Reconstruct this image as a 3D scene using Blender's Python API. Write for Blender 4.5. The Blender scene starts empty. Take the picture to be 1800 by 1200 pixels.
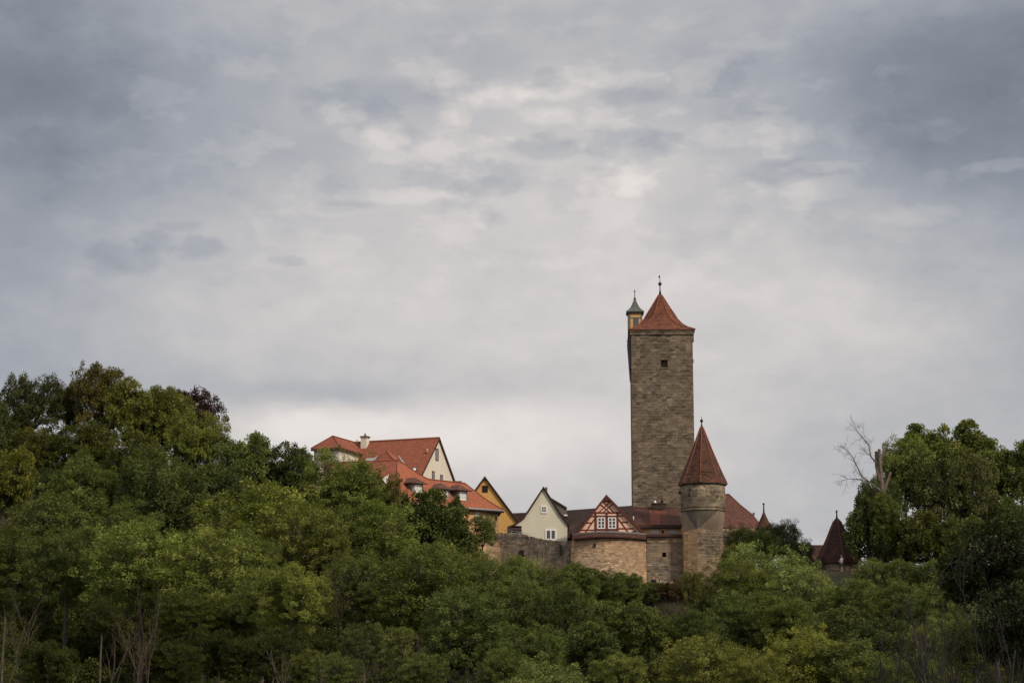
import bpy, math, random
import numpy as np
from mathutils import Vector, Matrix
R = math.radians
sc = bpy.context.scene
col = sc.collection

# ------------------------------------------------------------------ camera
F = 3520.0                      # focal length in pixels of the 1800 px wide photograph
TH = math.atan(670.0 / F)       # the camera looks up the hill
cam_d = bpy.data.cameras.new('camera')
cam = bpy.data.objects.new('camera', cam_d)
col.objects.link(cam)
cam_d.sensor_width = 36.0
cam_d.lens = 36.0 * F / 1800.0
cam_d.clip_start = 0.5
cam_d.clip_end = 20000
cam.location = (0, 0, 0)
cam.rotation_euler = (R(90) + TH, 0, 0)
sc.camera = cam
sc.view_settings.view_transform = 'Standard'
sc.view_settings.look = 'None'
sc.view_settings.exposure = 0.0
sc.view_settings.gamma = 1.0
sc.cycles.max_bounces = 6
sc.cycles.diffuse_bounces = 3
sc.cycles.glossy_bounces = 2
sc.cycles.transmission_bounces = 3
sc.cycles.transparent_max_bounces = 4
sc.cycles.use_adaptive_sampling = True
sc.cycles.adaptive_threshold = 0.015

SUN_EL, SUN_AZ = 38.0, 134.0    # degrees; azimuth clockwise from the view direction (+Y)


def ray(px, py):
    dx = (px - 900.0) / F
    dy = (600.0 - py) / F
    c, s = math.cos(TH), math.sin(TH)
    return Vector((dx, c - dy * s, s + dy * c))


def P(px, py, Y):
    d = ray(px, py)
    return d * (Y / d.y)


def PP(px, py, p0, n):
    d = ray(px, py)
    return d * (Vector(p0).dot(n) / d.dot(n))


def scale_at(Y, z=20.0):        # metres per photograph pixel
    return (Y * math.cos(TH) + z * math.sin(TH)) / F


# ------------------------------------------------------------------ world
def s2l(c):
    c = c / 255.0
    return c / 12.92 if c <= 0.04045 else ((c + 0.055) / 1.055) ** 2.4


def rgb(r, g, b):
    return (s2l(r), s2l(g), s2l(b), 1.0)


world = bpy.data.worlds.new('World')
sc.world = world
world.use_nodes = True
nt = world.node_tree
nt.nodes.clear()


def N(tree, typ, **kw):
    n = tree.nodes.new(typ)
    for k, v in kw.items():
        setattr(n, k, v)
    return n


def mth(tree, op, a, b=None, c=None):
    n = tree.nodes.new('ShaderNodeMath')
    n.operation = op
    for i, v in enumerate((a, b, c)):
        if v is None:
            continue
        if isinstance(v, (int, float)):
            n.inputs[i].default_value = v
        else:
            tree.links.new(v, n.inputs[i])
    return n.outputs[0]


def vmth(tree, op, a, b=None, out=0):
    n = tree.nodes.new('ShaderNodeVectorMath')
    n.operation = op
    for i, v in enumerate((a, b)):
        if v is None:
            continue
        if isinstance(v, (tuple, list)):
            n.inputs[i].default_value = v
        else:
            tree.links.new(v, n.inputs[i])
    return n.outputs[out]


def noise(tree, vec, scale, detail=4.0, rough=0.5, dist=0.0):
    n = tree.nodes.new('ShaderNodeTexNoise')
    n.inputs['Scale'].default_value = scale
    n.inputs['Detail'].default_value = detail
    n.inputs['Roughness'].default_value = rough
    n.inputs['Distortion'].default_value = dist
    tree.links.new(vec, n.inputs['Vector'])
    return n


def ramp(tree, fac, stops, interp='LINEAR'):
    n = tree.nodes.new('ShaderNodeValToRGB')
    n.color_ramp.interpolation = interp
    el = n.color_ramp.elements
    while len(el) < len(stops):
        el.new(0.5)
    for e, (p, c) in zip(el, stops):
        e.position = p
        e.color = c if len(c) == 4 else (*c, 1)
    tree.links.new(fac, n.inputs[0])
    return n.outputs[0]


def mix(tree, fac, a, b, blend='MIX'):
    n = tree.nodes.new('ShaderNodeMix')
    n.data_type = 'RGBA'
    n.blend_type = blend
    for s, v in ((n.inputs[0], fac), (n.inputs[6], a), (n.inputs[7], b)):
        if isinstance(v, (int, float)):
            s.default_value = v
        elif isinstance(v, (tuple, list)):
            s.default_value = v if len(v) == 4 else (*v, 1)
        else:
            tree.links.new(v, s)
    return n.outputs[2]


def build_world():
    tc = N(nt, 'ShaderNodeTexCoord')
    sep = N(nt, 'ShaderNodeSeparateXYZ')
    nt.links.new(tc.outputs['Generated'], sep.inputs[0])
    az = mth(nt, 'MULTIPLY', mth(nt, 'ARCTAN2', sep.outputs[0], sep.outputs[1]), 57.2958)
    el = mth(nt, 'MULTIPLY', mth(nt, 'ARCSINE', sep.outputs[2]), 57.2958)
    cb = N(nt, 'ShaderNodeCombineXYZ')
    nt.links.new(az, cb.inputs[0])
    nt.links.new(el, cb.inputs[1])
    ae = cb.outputs[0]
    st = vmth(nt, 'MULTIPLY', ae, (1.0, 1.75, 1.0))
    # warp the coordinates of the cloud masses by two scales of turbulence
    w1 = noise(nt, st, 0.22, 3.0, 0.55)
    w2 = noise(nt, st, 0.85, 5.0, 0.6)
    o1 = vmth(nt, 'MULTIPLY', vmth(nt, 'SUBTRACT', w1.outputs['Color'], (0.5, 0.5, 0.5)), (1.8, .9, 0))
    o2 = vmth(nt, 'MULTIPLY', vmth(nt, 'SUBTRACT', w2.outputs['Color'], (0.5, 0.5, 0.5)), (.75, .42, 0))
    pb = vmth(nt, 'ADD', ae, o1)
    pf = vmth(nt, 'ADD', ae, o2)
    G = GAUSS
    acc = {0: None, 1: None}
    fr = noise(nt, vmth(nt, 'MULTIPLY', ae, (1.0, 1.6, 1.0)), 0.9, 9.0, 0.60, 0.0).outputs[0]
    frs = mth(nt, 'MULTIPLY', mth(nt, 'SUBTRACT', fr, 0.5), 4.6)
    for (px, py, rx, ry, amp) in G:
        d = ray(px, py).normalized()
        a0 = math.degrees(math.atan2(d.x, d.y))
        e0 = math.degrees(math.asin(d.z))
        small = rx < 120
        src = pf if small else pb
        k = 57.2958 / F
        q = vmth(nt, 'MULTIPLY', vmth(nt, 'SUBTRACT', src, (a0, e0, 0)), (1 / (rx * k), 1 / (ry * k), 0))
        dd = vmth(nt, 'DOT_PRODUCT', q, q, out=1)
        if small:   # crisper edge
            mr = N(nt, 'ShaderNodeMapRange', interpolation_type='SMOOTHSTEP')
            nt.links.new(mth(nt, 'ADD', dd, frs), mr.inputs[0])
            mr.inputs[1].default_value = 2.1
            mr.inputs[2].default_value = 0.1
            mr.inputs[3].default_value = 0.0
            mr.inputs[4].default_value = 1.0
            g = mr.outputs[0]
        else:
            g = mth(nt, 'POWER', 2.71828, mth(nt, 'MULTIPLY', dd, -1.0))
        i = int(small)
        acc[i] = mth(nt, 'MULTIPLY_ADD', g, float(amp), acc[i] if acc[i] is not None else 0.0)
    v = mth(nt, 'ADD', mth(nt, 'ADD', acc[0], acc[1]), 193.0)
    n1 = noise(nt, vmth(nt, 'MULTIPLY', ae, (1.0, 1.7, 1.0)), 0.26, 7.0, 0.5, 0.1)
    n2 = noise(nt, vmth(nt, 'MULTIPLY', ae, (1.0, 1.5, 1.0)), 0.7, 8.0, 0.55, 0.0)
    v = mth(nt, 'ADD', v, mth(nt, 'MULTIPLY', mth(nt, 'SUBTRACT', n1.outputs[0], 0.5), 30.0))
    v = mth(nt, 'ADD', v, mth(nt, 'MULTIPLY', mth(nt, 'SUBTRACT', n2.outputs[0], 0.5), 20.0))
    # broken cloud: torn bright rims and darker shreds, mostly in the band of thin cloud across the middle
    zq = vmth(nt, 'MULTIPLY', vmth(nt, 'SUBTRACT', pb, (1.0, 16.6, 0)), (1 / 15.0, 1 / 3.6, 0))
    zone = mth(nt, 'POWER', 2.71828, mth(nt, 'MULTIPLY', vmth(nt, 'DOT_PRODUCT', zq, zq, out=1), -1.0))
    for sd3, thr, amp in (((3.1, 8.2, 0), .50, 14.0), ((17.7, 2.9, 0), .53, -10.0)):
        q3 = noise(nt, vmth(nt, 'ADD', vmth(nt, 'MULTIPLY', pf, (1.0, 1.9, 1.0)), sd3), 0.40, 9.0, 0.56, 0.0).outputs[0]
        mr = N(nt, 'ShaderNodeMapRange', interpolation_type='SMOOTHSTEP')
        nt.links.new(q3, mr.inputs[0])
        mr.inputs[1].default_value = thr
        mr.inputs[2].default_value = thr + .12
        k3 = mth(nt, 'MULTIPLY', mr.outputs[0], mth(nt, 'ADD', mth(nt, 'MULTIPLY', zone, .85), .15))
        v = mth(nt, 'MULTIPLY_ADD', k3, amp, v)
    c = ramp(nt, mth(nt, 'DIVIDE', v, 255.0), [
        (105 / 255, rgb(103, 110, 123)), (140 / 255, rgb(133, 139, 150)), (170 / 255, rgb(167, 170, 177)),
        (190 / 255, rgb(190, 189, 191)), (206 / 255, rgb(209, 204, 202)), (232 / 255, rgb(234, 227, 222))])
    # overcast zenith is brighter than the horizon band the camera sees
    up = N(nt, 'ShaderNodeMapRange', interpolation_type='SMOOTHSTEP')
    nt.links.new(el, up.inputs[0])
    up.inputs[1].default_value = 22
    up.inputs[2].default_value = 65
    up.inputs[3].default_value = 1.0
    up.inputs[4].default_value = 1.5
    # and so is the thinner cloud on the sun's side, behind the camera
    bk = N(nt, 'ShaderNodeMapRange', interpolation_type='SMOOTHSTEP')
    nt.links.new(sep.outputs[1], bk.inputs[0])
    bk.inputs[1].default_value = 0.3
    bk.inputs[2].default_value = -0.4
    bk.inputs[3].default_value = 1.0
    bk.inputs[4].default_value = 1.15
    sky = N(nt, 'ShaderNodeTexSky', sky_type='NISHITA')
    sky.sun_disc = False
    sky.sun_elevation = R(SUN_EL)
    sky.sun_rotation = R(SUN_AZ)
    bg1 = N(nt, 'ShaderNodeBackground')
    nt.links.new(c, bg1.inputs[0])
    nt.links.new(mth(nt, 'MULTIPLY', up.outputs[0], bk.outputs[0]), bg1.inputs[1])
    bg2 = N(nt, 'ShaderNodeBackground')
    nt.links.new(sky.outputs[0], bg2.inputs[0])
    bg2.inputs[1].default_value = 0.08
    ms = N(nt, 'ShaderNodeMixShader')
    ms.inputs[0].default_value = 0.05
    nt.links.new(bg1.outputs[0], ms.inputs[1])
    nt.links.new(bg2.outputs[0], ms.inputs[2])
    out = N(nt, 'ShaderNodeOutputWorld')
    nt.links.new(ms.outputs[0], out.inputs[0])


# cloud masses, the dark corner ones also painting in lens vignetting: place (photograph pixels turned into azimuth and elevation), size, brightness change
GAUSS = [
    (20, 20, 280, 230, -46), (130, 250, 330, 170, -28), (520, 120, 330, 190, -12), (20, 420, 200, 190, -12),
    (1860, 130, 340, 240, -54), (1570, 230, 320, 150, -22), (1250, 40, 420, 120, -12), (1500, 110, 300, 90, -8),
    (860, 320, 380, 170, 8), (1220, 300, 260, 100, 8), (760, 560, 700, 150, 12), (0, 620, 260, 240, -20),
    (1810, 640, 230, 260, -16), (760, 780, 460, 78, 32), (560, 690, 330, 30, -20), (380, 650, 300, 60, -6), (900, 735, 500, 40, 8), (1300, 500, 400, 170, 8),
    (1400, 800, 260, 120, -4), (1560, 560, 200, 60, 8),
    (795, 135, 34, 16, 14), (680, 238, 40, 22, 15), (800, 208, 26, 20, 12), (875, 165, 55, 24, 12),
    (965, 165, 60, 13, 16), (1330, 238, 100, 20, 14), (1120, 318, 32, 24, 13), (1450, 293, 50, 9, 13),
    (1405, 340, 32, 30, 10), (955, 205, 46, 14, 12), (1060, 140, 110, 12, 12), (720, 345, 110, 12, 12),
    (560, 372, 80, 10, 8), (1600, 380, 70, 14, 10), (1760, 290, 60, 10, 12), (560, 740, 110, 28, 10),
    (352, 438, 46, 20, -17), (268, 428, 36, 18, -13), (212, 456, 56, 30, -12), (508, 458, 26, 9, -11),
    (965, 262, 56, 20, -15), (1105, 250, 80, 26, -17), (970, 142, 32, 18, -11), (1372, 302, 62, 20, -13),
    (830, 312, 110, 28, -14), (668, 168, 90, 26, -10), (872, 386, 26, 10, -12), (1062, 303, 30, 10, -14),
    (1115, 172, 50, 14, -14), (590, 365, 36, 12, -8), (310, 398, 40, 10, -8)]
build_world()

sun_d = bpy.data.lights.new('sun', 'SUN')
sun_d.energy = 2.6
sun_d.angle = R(7)
sun_d.color = (1.0, 0.86, 0.70)
sun = bpy.data.objects.new('sun', sun_d)
col.objects.link(sun)
sd = Vector((math.cos(R(SUN_EL)) * math.sin(R(SUN_AZ)), math.cos(R(SUN_EL)) * math.cos(R(SUN_AZ)), math.sin(R(SUN_EL))))
sun.rotation_euler = sd.to_track_quat('Z', 'Y').to_euler()
sun.location = (60, -20, 80)


# ------------------------------------------------------------------ materials
def new_mat(name):
    m = bpy.data.materials.new(name)
    m.use_nodes = True
    t = m.node_tree
    t.nodes.clear()
    out = t.nodes.new('ShaderNodeOutputMaterial')
    b = t.nodes.new('ShaderNodeBsdfPrincipled')
    b.inputs['Specular IOR Level'].default_value = 0.25
    b.inputs['Roughness'].default_value = 0.85
    t.links.new(b.outputs[0], out.inputs[0])
    return m, t, b


def bump(t, b, height, strength=0.4, dist=0.05):
    n = t.nodes.new('ShaderNodeBump')
    n.inputs['Strength'].default_value = strength
    n.inputs['Distance'].default_value = dist
    t.links.new(height, n.inputs['Height'])
    t.links.new(n.outputs[0], b.inputs['Normal'])


def uvvec(t):
    n = t.nodes.new('ShaderNodeUVMap')
    n.uv_map = 'UVMap'
    return n.outputs[0]


def objvec(t):
    n = t.nodes.new('ShaderNodeNewGeometry')
    return n.outputs['Position']


def brick(t, vec, w, h, mortar, c1, c2, cm, bias=0.0, offs=0.5, smooth=0.1):
    n = t.nodes.new('ShaderNodeTexBrick')
    n.inputs['Scale'].default_value = 1.0
    n.inputs['Brick Width'].default_value = w
    n.inputs['Row Height'].default_value = h
    n.inputs['Mortar Size'].default_value = mortar
    n.inputs['Mortar Smooth'].default_value = smooth
    n.inputs['Bias'].default_value = bias
    n.offset = offs
    n.inputs['Color1'].default_value = (*c1, 1)
    n.inputs['Color2'].default_value = (*c2, 1)
    n.inputs['Mortar'].default_value = (*cm, 1)
    t.links.new(vec, n.inputs['Vector'])
    return n


def masonry(name, w, h, c1, c2, cm, dirt, warm=None, mort=0.022, warp=0.16, dirt_amt=0.55, warm_amt=0.5, nscale=0.5,
            pale=None, pale_amt=0.5):
    m, t, b = new_mat(name)
    uv = uvvec(t)
    nz = noise(t, uv, 1.1, 3.0, 0.6)
    wv = vmth(t, 'ADD', uv, vmth(t, 'MULTIPLY', vmth(t, 'SUBTRACT', nz.outputs['Color'], (.5, .5, .5)), (warp * 3.2, warp * 1.5, 0)))
    br = brick(t, wv, w, h, mort, c1, c2, cm)
    sel = ramp(t, noise(t, uv, 0.5, 3.0, 0.6).outputs[0], [(0.44, (0, 0, 0)), (0.52, (1, 1, 1))])
    sc2 = vmth(t, 'MULTIPLY', wv, (1 / (w * 1.1), 1 / h, 1))
    vo = t.nodes.new('ShaderNodeTexVoronoi')
    vo.distance = 'CHEBYCHEV'
    vo.inputs['Scale'].default_value = 1.0
    vo.inputs['Randomness'].default_value = .55
    t.links.new(sc2, vo.inputs['Vector'])
    sp = t.nodes.new('ShaderNodeSeparateColor')
    t.links.new(vo.outputs['Color'], sp.inputs[0])
    br2 = brick(t, vmth(t, 'ADD', wv, (3.3, 1.7, 0)), w * 1.5, h * 1.3, mort * 1.2, c1, c2, cm, offs=0.37)
    c = mix(t, sel, br.outputs[0], br2.outputs[0])
    # single stones that are darker or lighter
    tone = ramp(t, sp.outputs[0], [(0.0, (.38, .36, .35)), (0.22, (.74, .73, .72)), (0.5, (.98, .98, .97)), (0.8, (1.12, 1.1, 1.04)), (1.0, (1.7, 1.6, 1.45))])
    c = mix(t, 0.85, c, tone, 'MULTIPLY')
    fine = noise(t, uv, 6.0, 4.0, 0.7)
    c = mix(t, 0.6, c, ramp(t, fine.outputs[0], [(0.3, (.66, .66, .66)), (0.7, (1.35, 1.33, 1.3))]), 'MULTIPLY')
    if warm:
        f = ramp(t, noise(t, vmth(t, 'ADD', uv, (9, 4, 0)), nscale * 0.55, 4.0, 0.6).outputs[0], [(0.42, (0, 0, 0)), (0.62, (1, 1, 1))])
        c = mix(t, mth(t, 'MULTIPLY', f, warm_amt), c, (*warm, 1))
    if pale:
        f = ramp(t, noise(t, vmth(t, 'ADD', uv, (2, 7, 0)), 3.2, 5.0, 0.7).outputs[0], [(0.60, (0, 0, 0)), (0.70, (1, 1, 1))])
        c = mix(t, mth(t, 'MULTIPLY', f, pale_amt), c, (*pale, 1))
    f = ramp(t, noise(t, uv, nscale, 6.0, 0.65).outputs[0], [(0.42, (0, 0, 0)), (0.66, (1, 1, 1))])
    c = mix(t, mth(t, 'MULTIPLY', f, dirt_amt), c, (*dirt, 1))
    t.links.new(c, b.inputs['Base Color'])
    b.inputs['Roughness'].default_value = 0.95
    b.inputs['Specular IOR Level'].default_value = 0.1
    bump(t, b, mix(t, 0.5, br.outputs[1], fine.outputs[0]), 0.6, 0.05)
    return m


def tiles(name, c1, c2, cm, blotch, amt=0.5, patch=None, patch_amt=0.7, w=0.2, h=0.27, lich=None, scale=0.35, vary=.8, rows=.62):
    m, t, b = new_mat(name)
    uv = uvvec(t)
    nz = noise(t, uv, 0.8, 2.0, 0.5)
    wv = vmth(t, 'ADD', uv, vmth(t, 'MULTIPLY', vmth(t, 'SUBTRACT', nz.outputs['Color'], (.5, .5, .5)), (0.04, 0.16, 0)))
    br = brick(t, wv, w, h, 0.018, c1, c2, cm, smooth=0.6)
    c = br.outputs[0]
    f = noise(t, uv, scale, 6.0, 0.65)
    c = mix(t, mth(t, 'MULTIPLY', ramp(t, f.outputs[0], [(0.4, (0, 0, 0)), (0.66, (1, 1, 1))]), amt), c, (*blotch, 1))
    if patch:
        f2 = noise(t, vmth(t, 'MULTIPLY', uv, (1.0, 0.06, 1)), 0.45, 1.0, 0.5)
        c = mix(t, mth(t, 'MULTIPLY', ramp(t, f2.outputs[0], [(0.54, (0, 0, 0)), (0.60, (1, 1, 1))]), patch_amt), c, (*patch, 1))
    if lich:
        f3 = noise(t, uv, 5.0, 3.0, 0.6)
        c = mix(t, mth(t, 'MULTIPLY', ramp(t, f3.outputs[0], [(0.66, (0, 0, 0)), (0.72, (1, 1, 1))]), 0.8), c, (*lich, 1))
    sx = t.nodes.new('ShaderNodeSeparateXYZ')
    t.links.new(wv, sx.inputs[0])
    fr = mth(t, 'FRACT', mth(t, 'DIVIDE', sx.outputs[1], h * 1.25))
    ln = ramp(t, fr, [(0.0, (1, 1, 1)), (0.26, (0, 0, 0)), (.9, (0, 0, 0)), (1.0, (1, 1, 1))])
    brk = ramp(t, noise(t, vmth(t, 'MULTIPLY', uv, (.5, 3.0, 1)), 1.0, 3.0, 0.6).outputs[0], [(.35, (.25, .25, .25)), (.6, (1, 1, 1))])
    c = mix(t, mth(t, 'MULTIPLY', mth(t, 'MULTIPLY', ln, brk), rows), c, (*cm, 1))
    sp = noise(t, uv, 7.0, 3.0, 0.6)
    c = mix(t, 0.8, c, ramp(t, sp.outputs[0], [(0.3, (.5, .5, .5)), (0.7, (1.45, 1.42, 1.35))]), 'MULTIPLY')
    tv = t.nodes.new('ShaderNodeTexVoronoi')          # single replaced or darkened tiles
    tv.inputs['Scale'].default_value = 1.0
    t.links.new(vmth(t, 'MULTIPLY', wv, (1 / (w * 1.6), 1 / (h * 1.2), 1)), tv.inputs['Vector'])
    ts = t.nodes.new('ShaderNodeSeparateColor')
    t.links.new(tv.outputs['Color'], ts.inputs[0])
    c = mix(t, vary, c, ramp(t, ts.outputs[0], [(0, (.55, .52, .5)), (.3, (.9, .9, .9)), (.8, (1.08, 1.06, 1.02)), (1, (1.4, 1.35, 1.25))]), 'MULTIPLY')
    t.links.new(c, b.inputs['Base Color'])
    b.inputs['Roughness'].default_value = 0.85
    bump(t, b, br.outputs[1], -0.5, 0.04)
    return m


def plaster(name, c, stain, amt=0.35, scale=0.6, streak=True):
    m, t, b = new_mat(name)
    p = objvec(t)
    f = noise(t, vmth(t, 'MULTIPLY', p, (1, 1, 0.35 if streak else 1)), scale, 6.0, 0.65)
    k = mix(t, mth(t, 'MULTIPLY', ramp(t, f.outputs[0], [(0.42, (0, 0, 0)), (0.68, (1, 1, 1))]), amt), (*c, 1), (*stain, 1))
    g = noise(t, p, 5.0, 5.0, 0.7)
    k = mix(t, 0.5, k, ramp(t, g.outputs[0], [(0.3, (.86, .86, .86)), (0.7, (1.1, 1.1, 1.1))]), 'MULTIPLY')
    t.links.new(k, b.inputs['Base Color'])
    b.inputs['Roughness'].default_value = 0.95
    b.inputs['Specular IOR Level'].default_value = 0.1
    bump(t, b, g.outputs[0], 0.2, 0.02)
    return m


def plain(name, c, rough=0.7, metal=0.0, spec=0.3, var=0.25, scale=6.0):
    m, t, b = new_mat(name)
    f = noise(t, objvec(t), scale, 4.0, 0.6)
    lo = tuple(x * (1 - var) for x in c)
    hi = tuple(x * (1 + var) for x in c)
    t.links.new(ramp(t, f.outputs[0], [(0.3, lo), (0.7, hi)]), b.inputs['Base Color'])
    b.inputs['Roughness'].default_value = rough
    b.inputs['Metallic'].default_value = metal
    b.inputs['Specular IOR Level'].default_value = spec
    return m


M = {}
M['tower_stone'] = masonry('tower_stone', 0.54, 0.29, (.176, .140, .104), (.112, .090, .069), (.27, .225, .175), (.060, .049, .040),
                           warm=(.19, .142, .092), warm_amt=0.4, pale=(.34, .29, .22), pale_amt=.35, dirt_amt=.5)
M['turret_stone'] = masonry('turret_stone', 0.62, 0.36, (.21, .172, .125), (.135, .112, .082), (.31, .26, .19), (.075, .065, .05),
                            warm=(.23, .18, .115), warm_amt=0.4, pale=(.55, .5, .42), pale_amt=.6, dirt_amt=.6)
M['dark_stone'] = masonry('dark_stone', 0.5, 0.28, (.16, .13, .10), (.10, .082, .066), (.32, .25, .18), (.06, .052, .043),
                          warm=(.36, .23, .13), warm_amt=0.3, pale=(.42, .34, .25), pale_amt=.5, dirt_amt=.5)
M['sandstone'] = masonry('sandstone', 0.36, 0.17, (.32, .228, .140), (.24, .168, .108), (.46, .345, .235), (.13, .10, .075),
                         warm=(.34, .20, .115), warm_amt=0.4, pale=(.52, .40, .28), pale_amt=.45, dirt_amt=.5, mort=.022, nscale=.35)
M['rubble'] = masonry('rubble', 0.42, 0.24, (.20, .165, .128), (.125, .105, .084), (.25, .205, .155), (.065, .056, .048),
                      warm=(.20, .15, .10), warm_amt=0.3, pale=(.46, .38, .31), pale_amt=.6, dirt_amt=.5, warp=.25)
M['patch_stone'] = masonry('patch_stone', 0.4, 0.25, (.38, .27, .17), (.27, .19, .12), (.5, .38, .25), (.2, .15, .1),
                           warm=(.5, .32, .16), warm_amt=0.5, pale=(.62, .52, .4), pale_amt=.6, dirt_amt=.3, warp=.2)
M['corbel_plaster'] = plaster('corbel_plaster', (.125, .105, .082), (.075, .065, .053), .7, .5)
M['orange_tiles'] = tiles('orange_tiles', (.38, .128, .065), (.32, .104, .055), (.15, .052, .032), (.30, .10, .056), .4, vary=.3, rows=.8)
M['red_tiles'] = tiles('red_tiles', (.31, .100, .056), (.25, .078, .045), (.10, .036, .024), (.22, .072, .044), .45, vary=.35, rows=.8)
M['spire_tiles'] = tiles('spire_tiles', (.150, .062, .037), (.080, .037, .026), (.035, .016, .013), (.045, .027, .020), .75, lich=(.34, .19, .12), scale=.6)
M['ridge_tiles'] = plain('ridge_tiles', (.19, .062, .036), .8, var=.4)
M['old_tiles'] = tiles('old_tiles', (.10, .040, .029), (.07, .030, .024), (.035, .018, .014), (.055, .030, .023), .6, lich=(.26, .15, .1))
M['patched_tiles'] = tiles('patched_tiles', (.105, .040, .029), (.075, .031, .024), (.035, .017, .014), (.06, .032, .025), .45, patch=(.20, .055, .034), patch_amt=.8)
M['dark_tiles'] = tiles('dark_tiles', (.060, .033, .027), (.045, .026, .022), (.02, .013, .012), (.035, .024, .02), .5)
M['brown_tiles'] = tiles('brown_tiles', (.135, .052, .036), (.10, .040, .029), (.05, .024, .018), (.07, .037, .028), .5, lich=(.33, .2, .13))
M['slate'] = plain('slate', (.055, .058, .060), .6, var=.35)
M['copper'] = plain('copper', (.085, .095, .085), .55, var=.3, scale=3)
M['iron'] = plain('iron', (.025, .026, .028), .5, .3)
M['lead'] = plain('lead', (.19, .19, .19), .55, .2)
M['zinc'] = plain('zinc', (.33, .33, .32), .5, .3)
M['cream'] = plaster('cream', (.70, .65, .54), (.52, .47, .37), .3)
M['pale_green'] = plaster('pale_green', (.63, .59, .47), (.48, .45, .35), .4)
M['yellow'] = plaster('yellow', (.62, .36, .115), (.46, .27, .11), .5)
M['ochre'] = plaster('ochre', (.50, .33, .15), (.36, .25, .14), .5)
M['orange_wall'] = plaster('orange_wall', (.62, .37, .19), (.46, .30, .18), .5)
M['pink_panel'] = plaster('pink_panel', (.80, .52, .39), (.70, .43, .31), .4, 1.2)
M['white'] = plain('white', (.74, .72, .68), .6, var=.06)
M['timber'] = plain('timber', (.105, .028, .021), .8, var=.35)
M['dark_wood'] = plain('dark_wood', (.045, .030, .024), .8, var=.35)
M['grey_wood'] = plain('grey_wood', (.13, .12, .11), .8, var=.3)
M['void'] = plain('void', (.012, .010, .009), .9, var=.2)
M['brick'] = masonry('brick', 0.25, 0.09, (.30, .12, .07), (.2, .08, .05), (.3, .22, .17), (.07, .05, .04), mort=.01)


def glass_mat(name, c, rough=.08, spec=.7):
    m, t, b = new_mat(name)
    b.inputs['Base Color'].default_value = (*c, 1)
    b.inputs['Roughness'].default_value = rough
    b.inputs['Specular IOR Level'].default_value = spec
    f = noise(t, objvec(t), 1.5, 2.0, 0.5)
    bump(t, b, f.outputs[0], 0.03, 0.02)
    return m


M['glass'] = glass_mat('glass', (.05, .055, .065))
M['sky_glass'] = glass_mat('sky_glass', (.62, .62, .60), .1, 1.0)
M['curtain_glass'] = glass_mat('curtain_glass', (.26, .25, .235), .1, .7)


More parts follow.
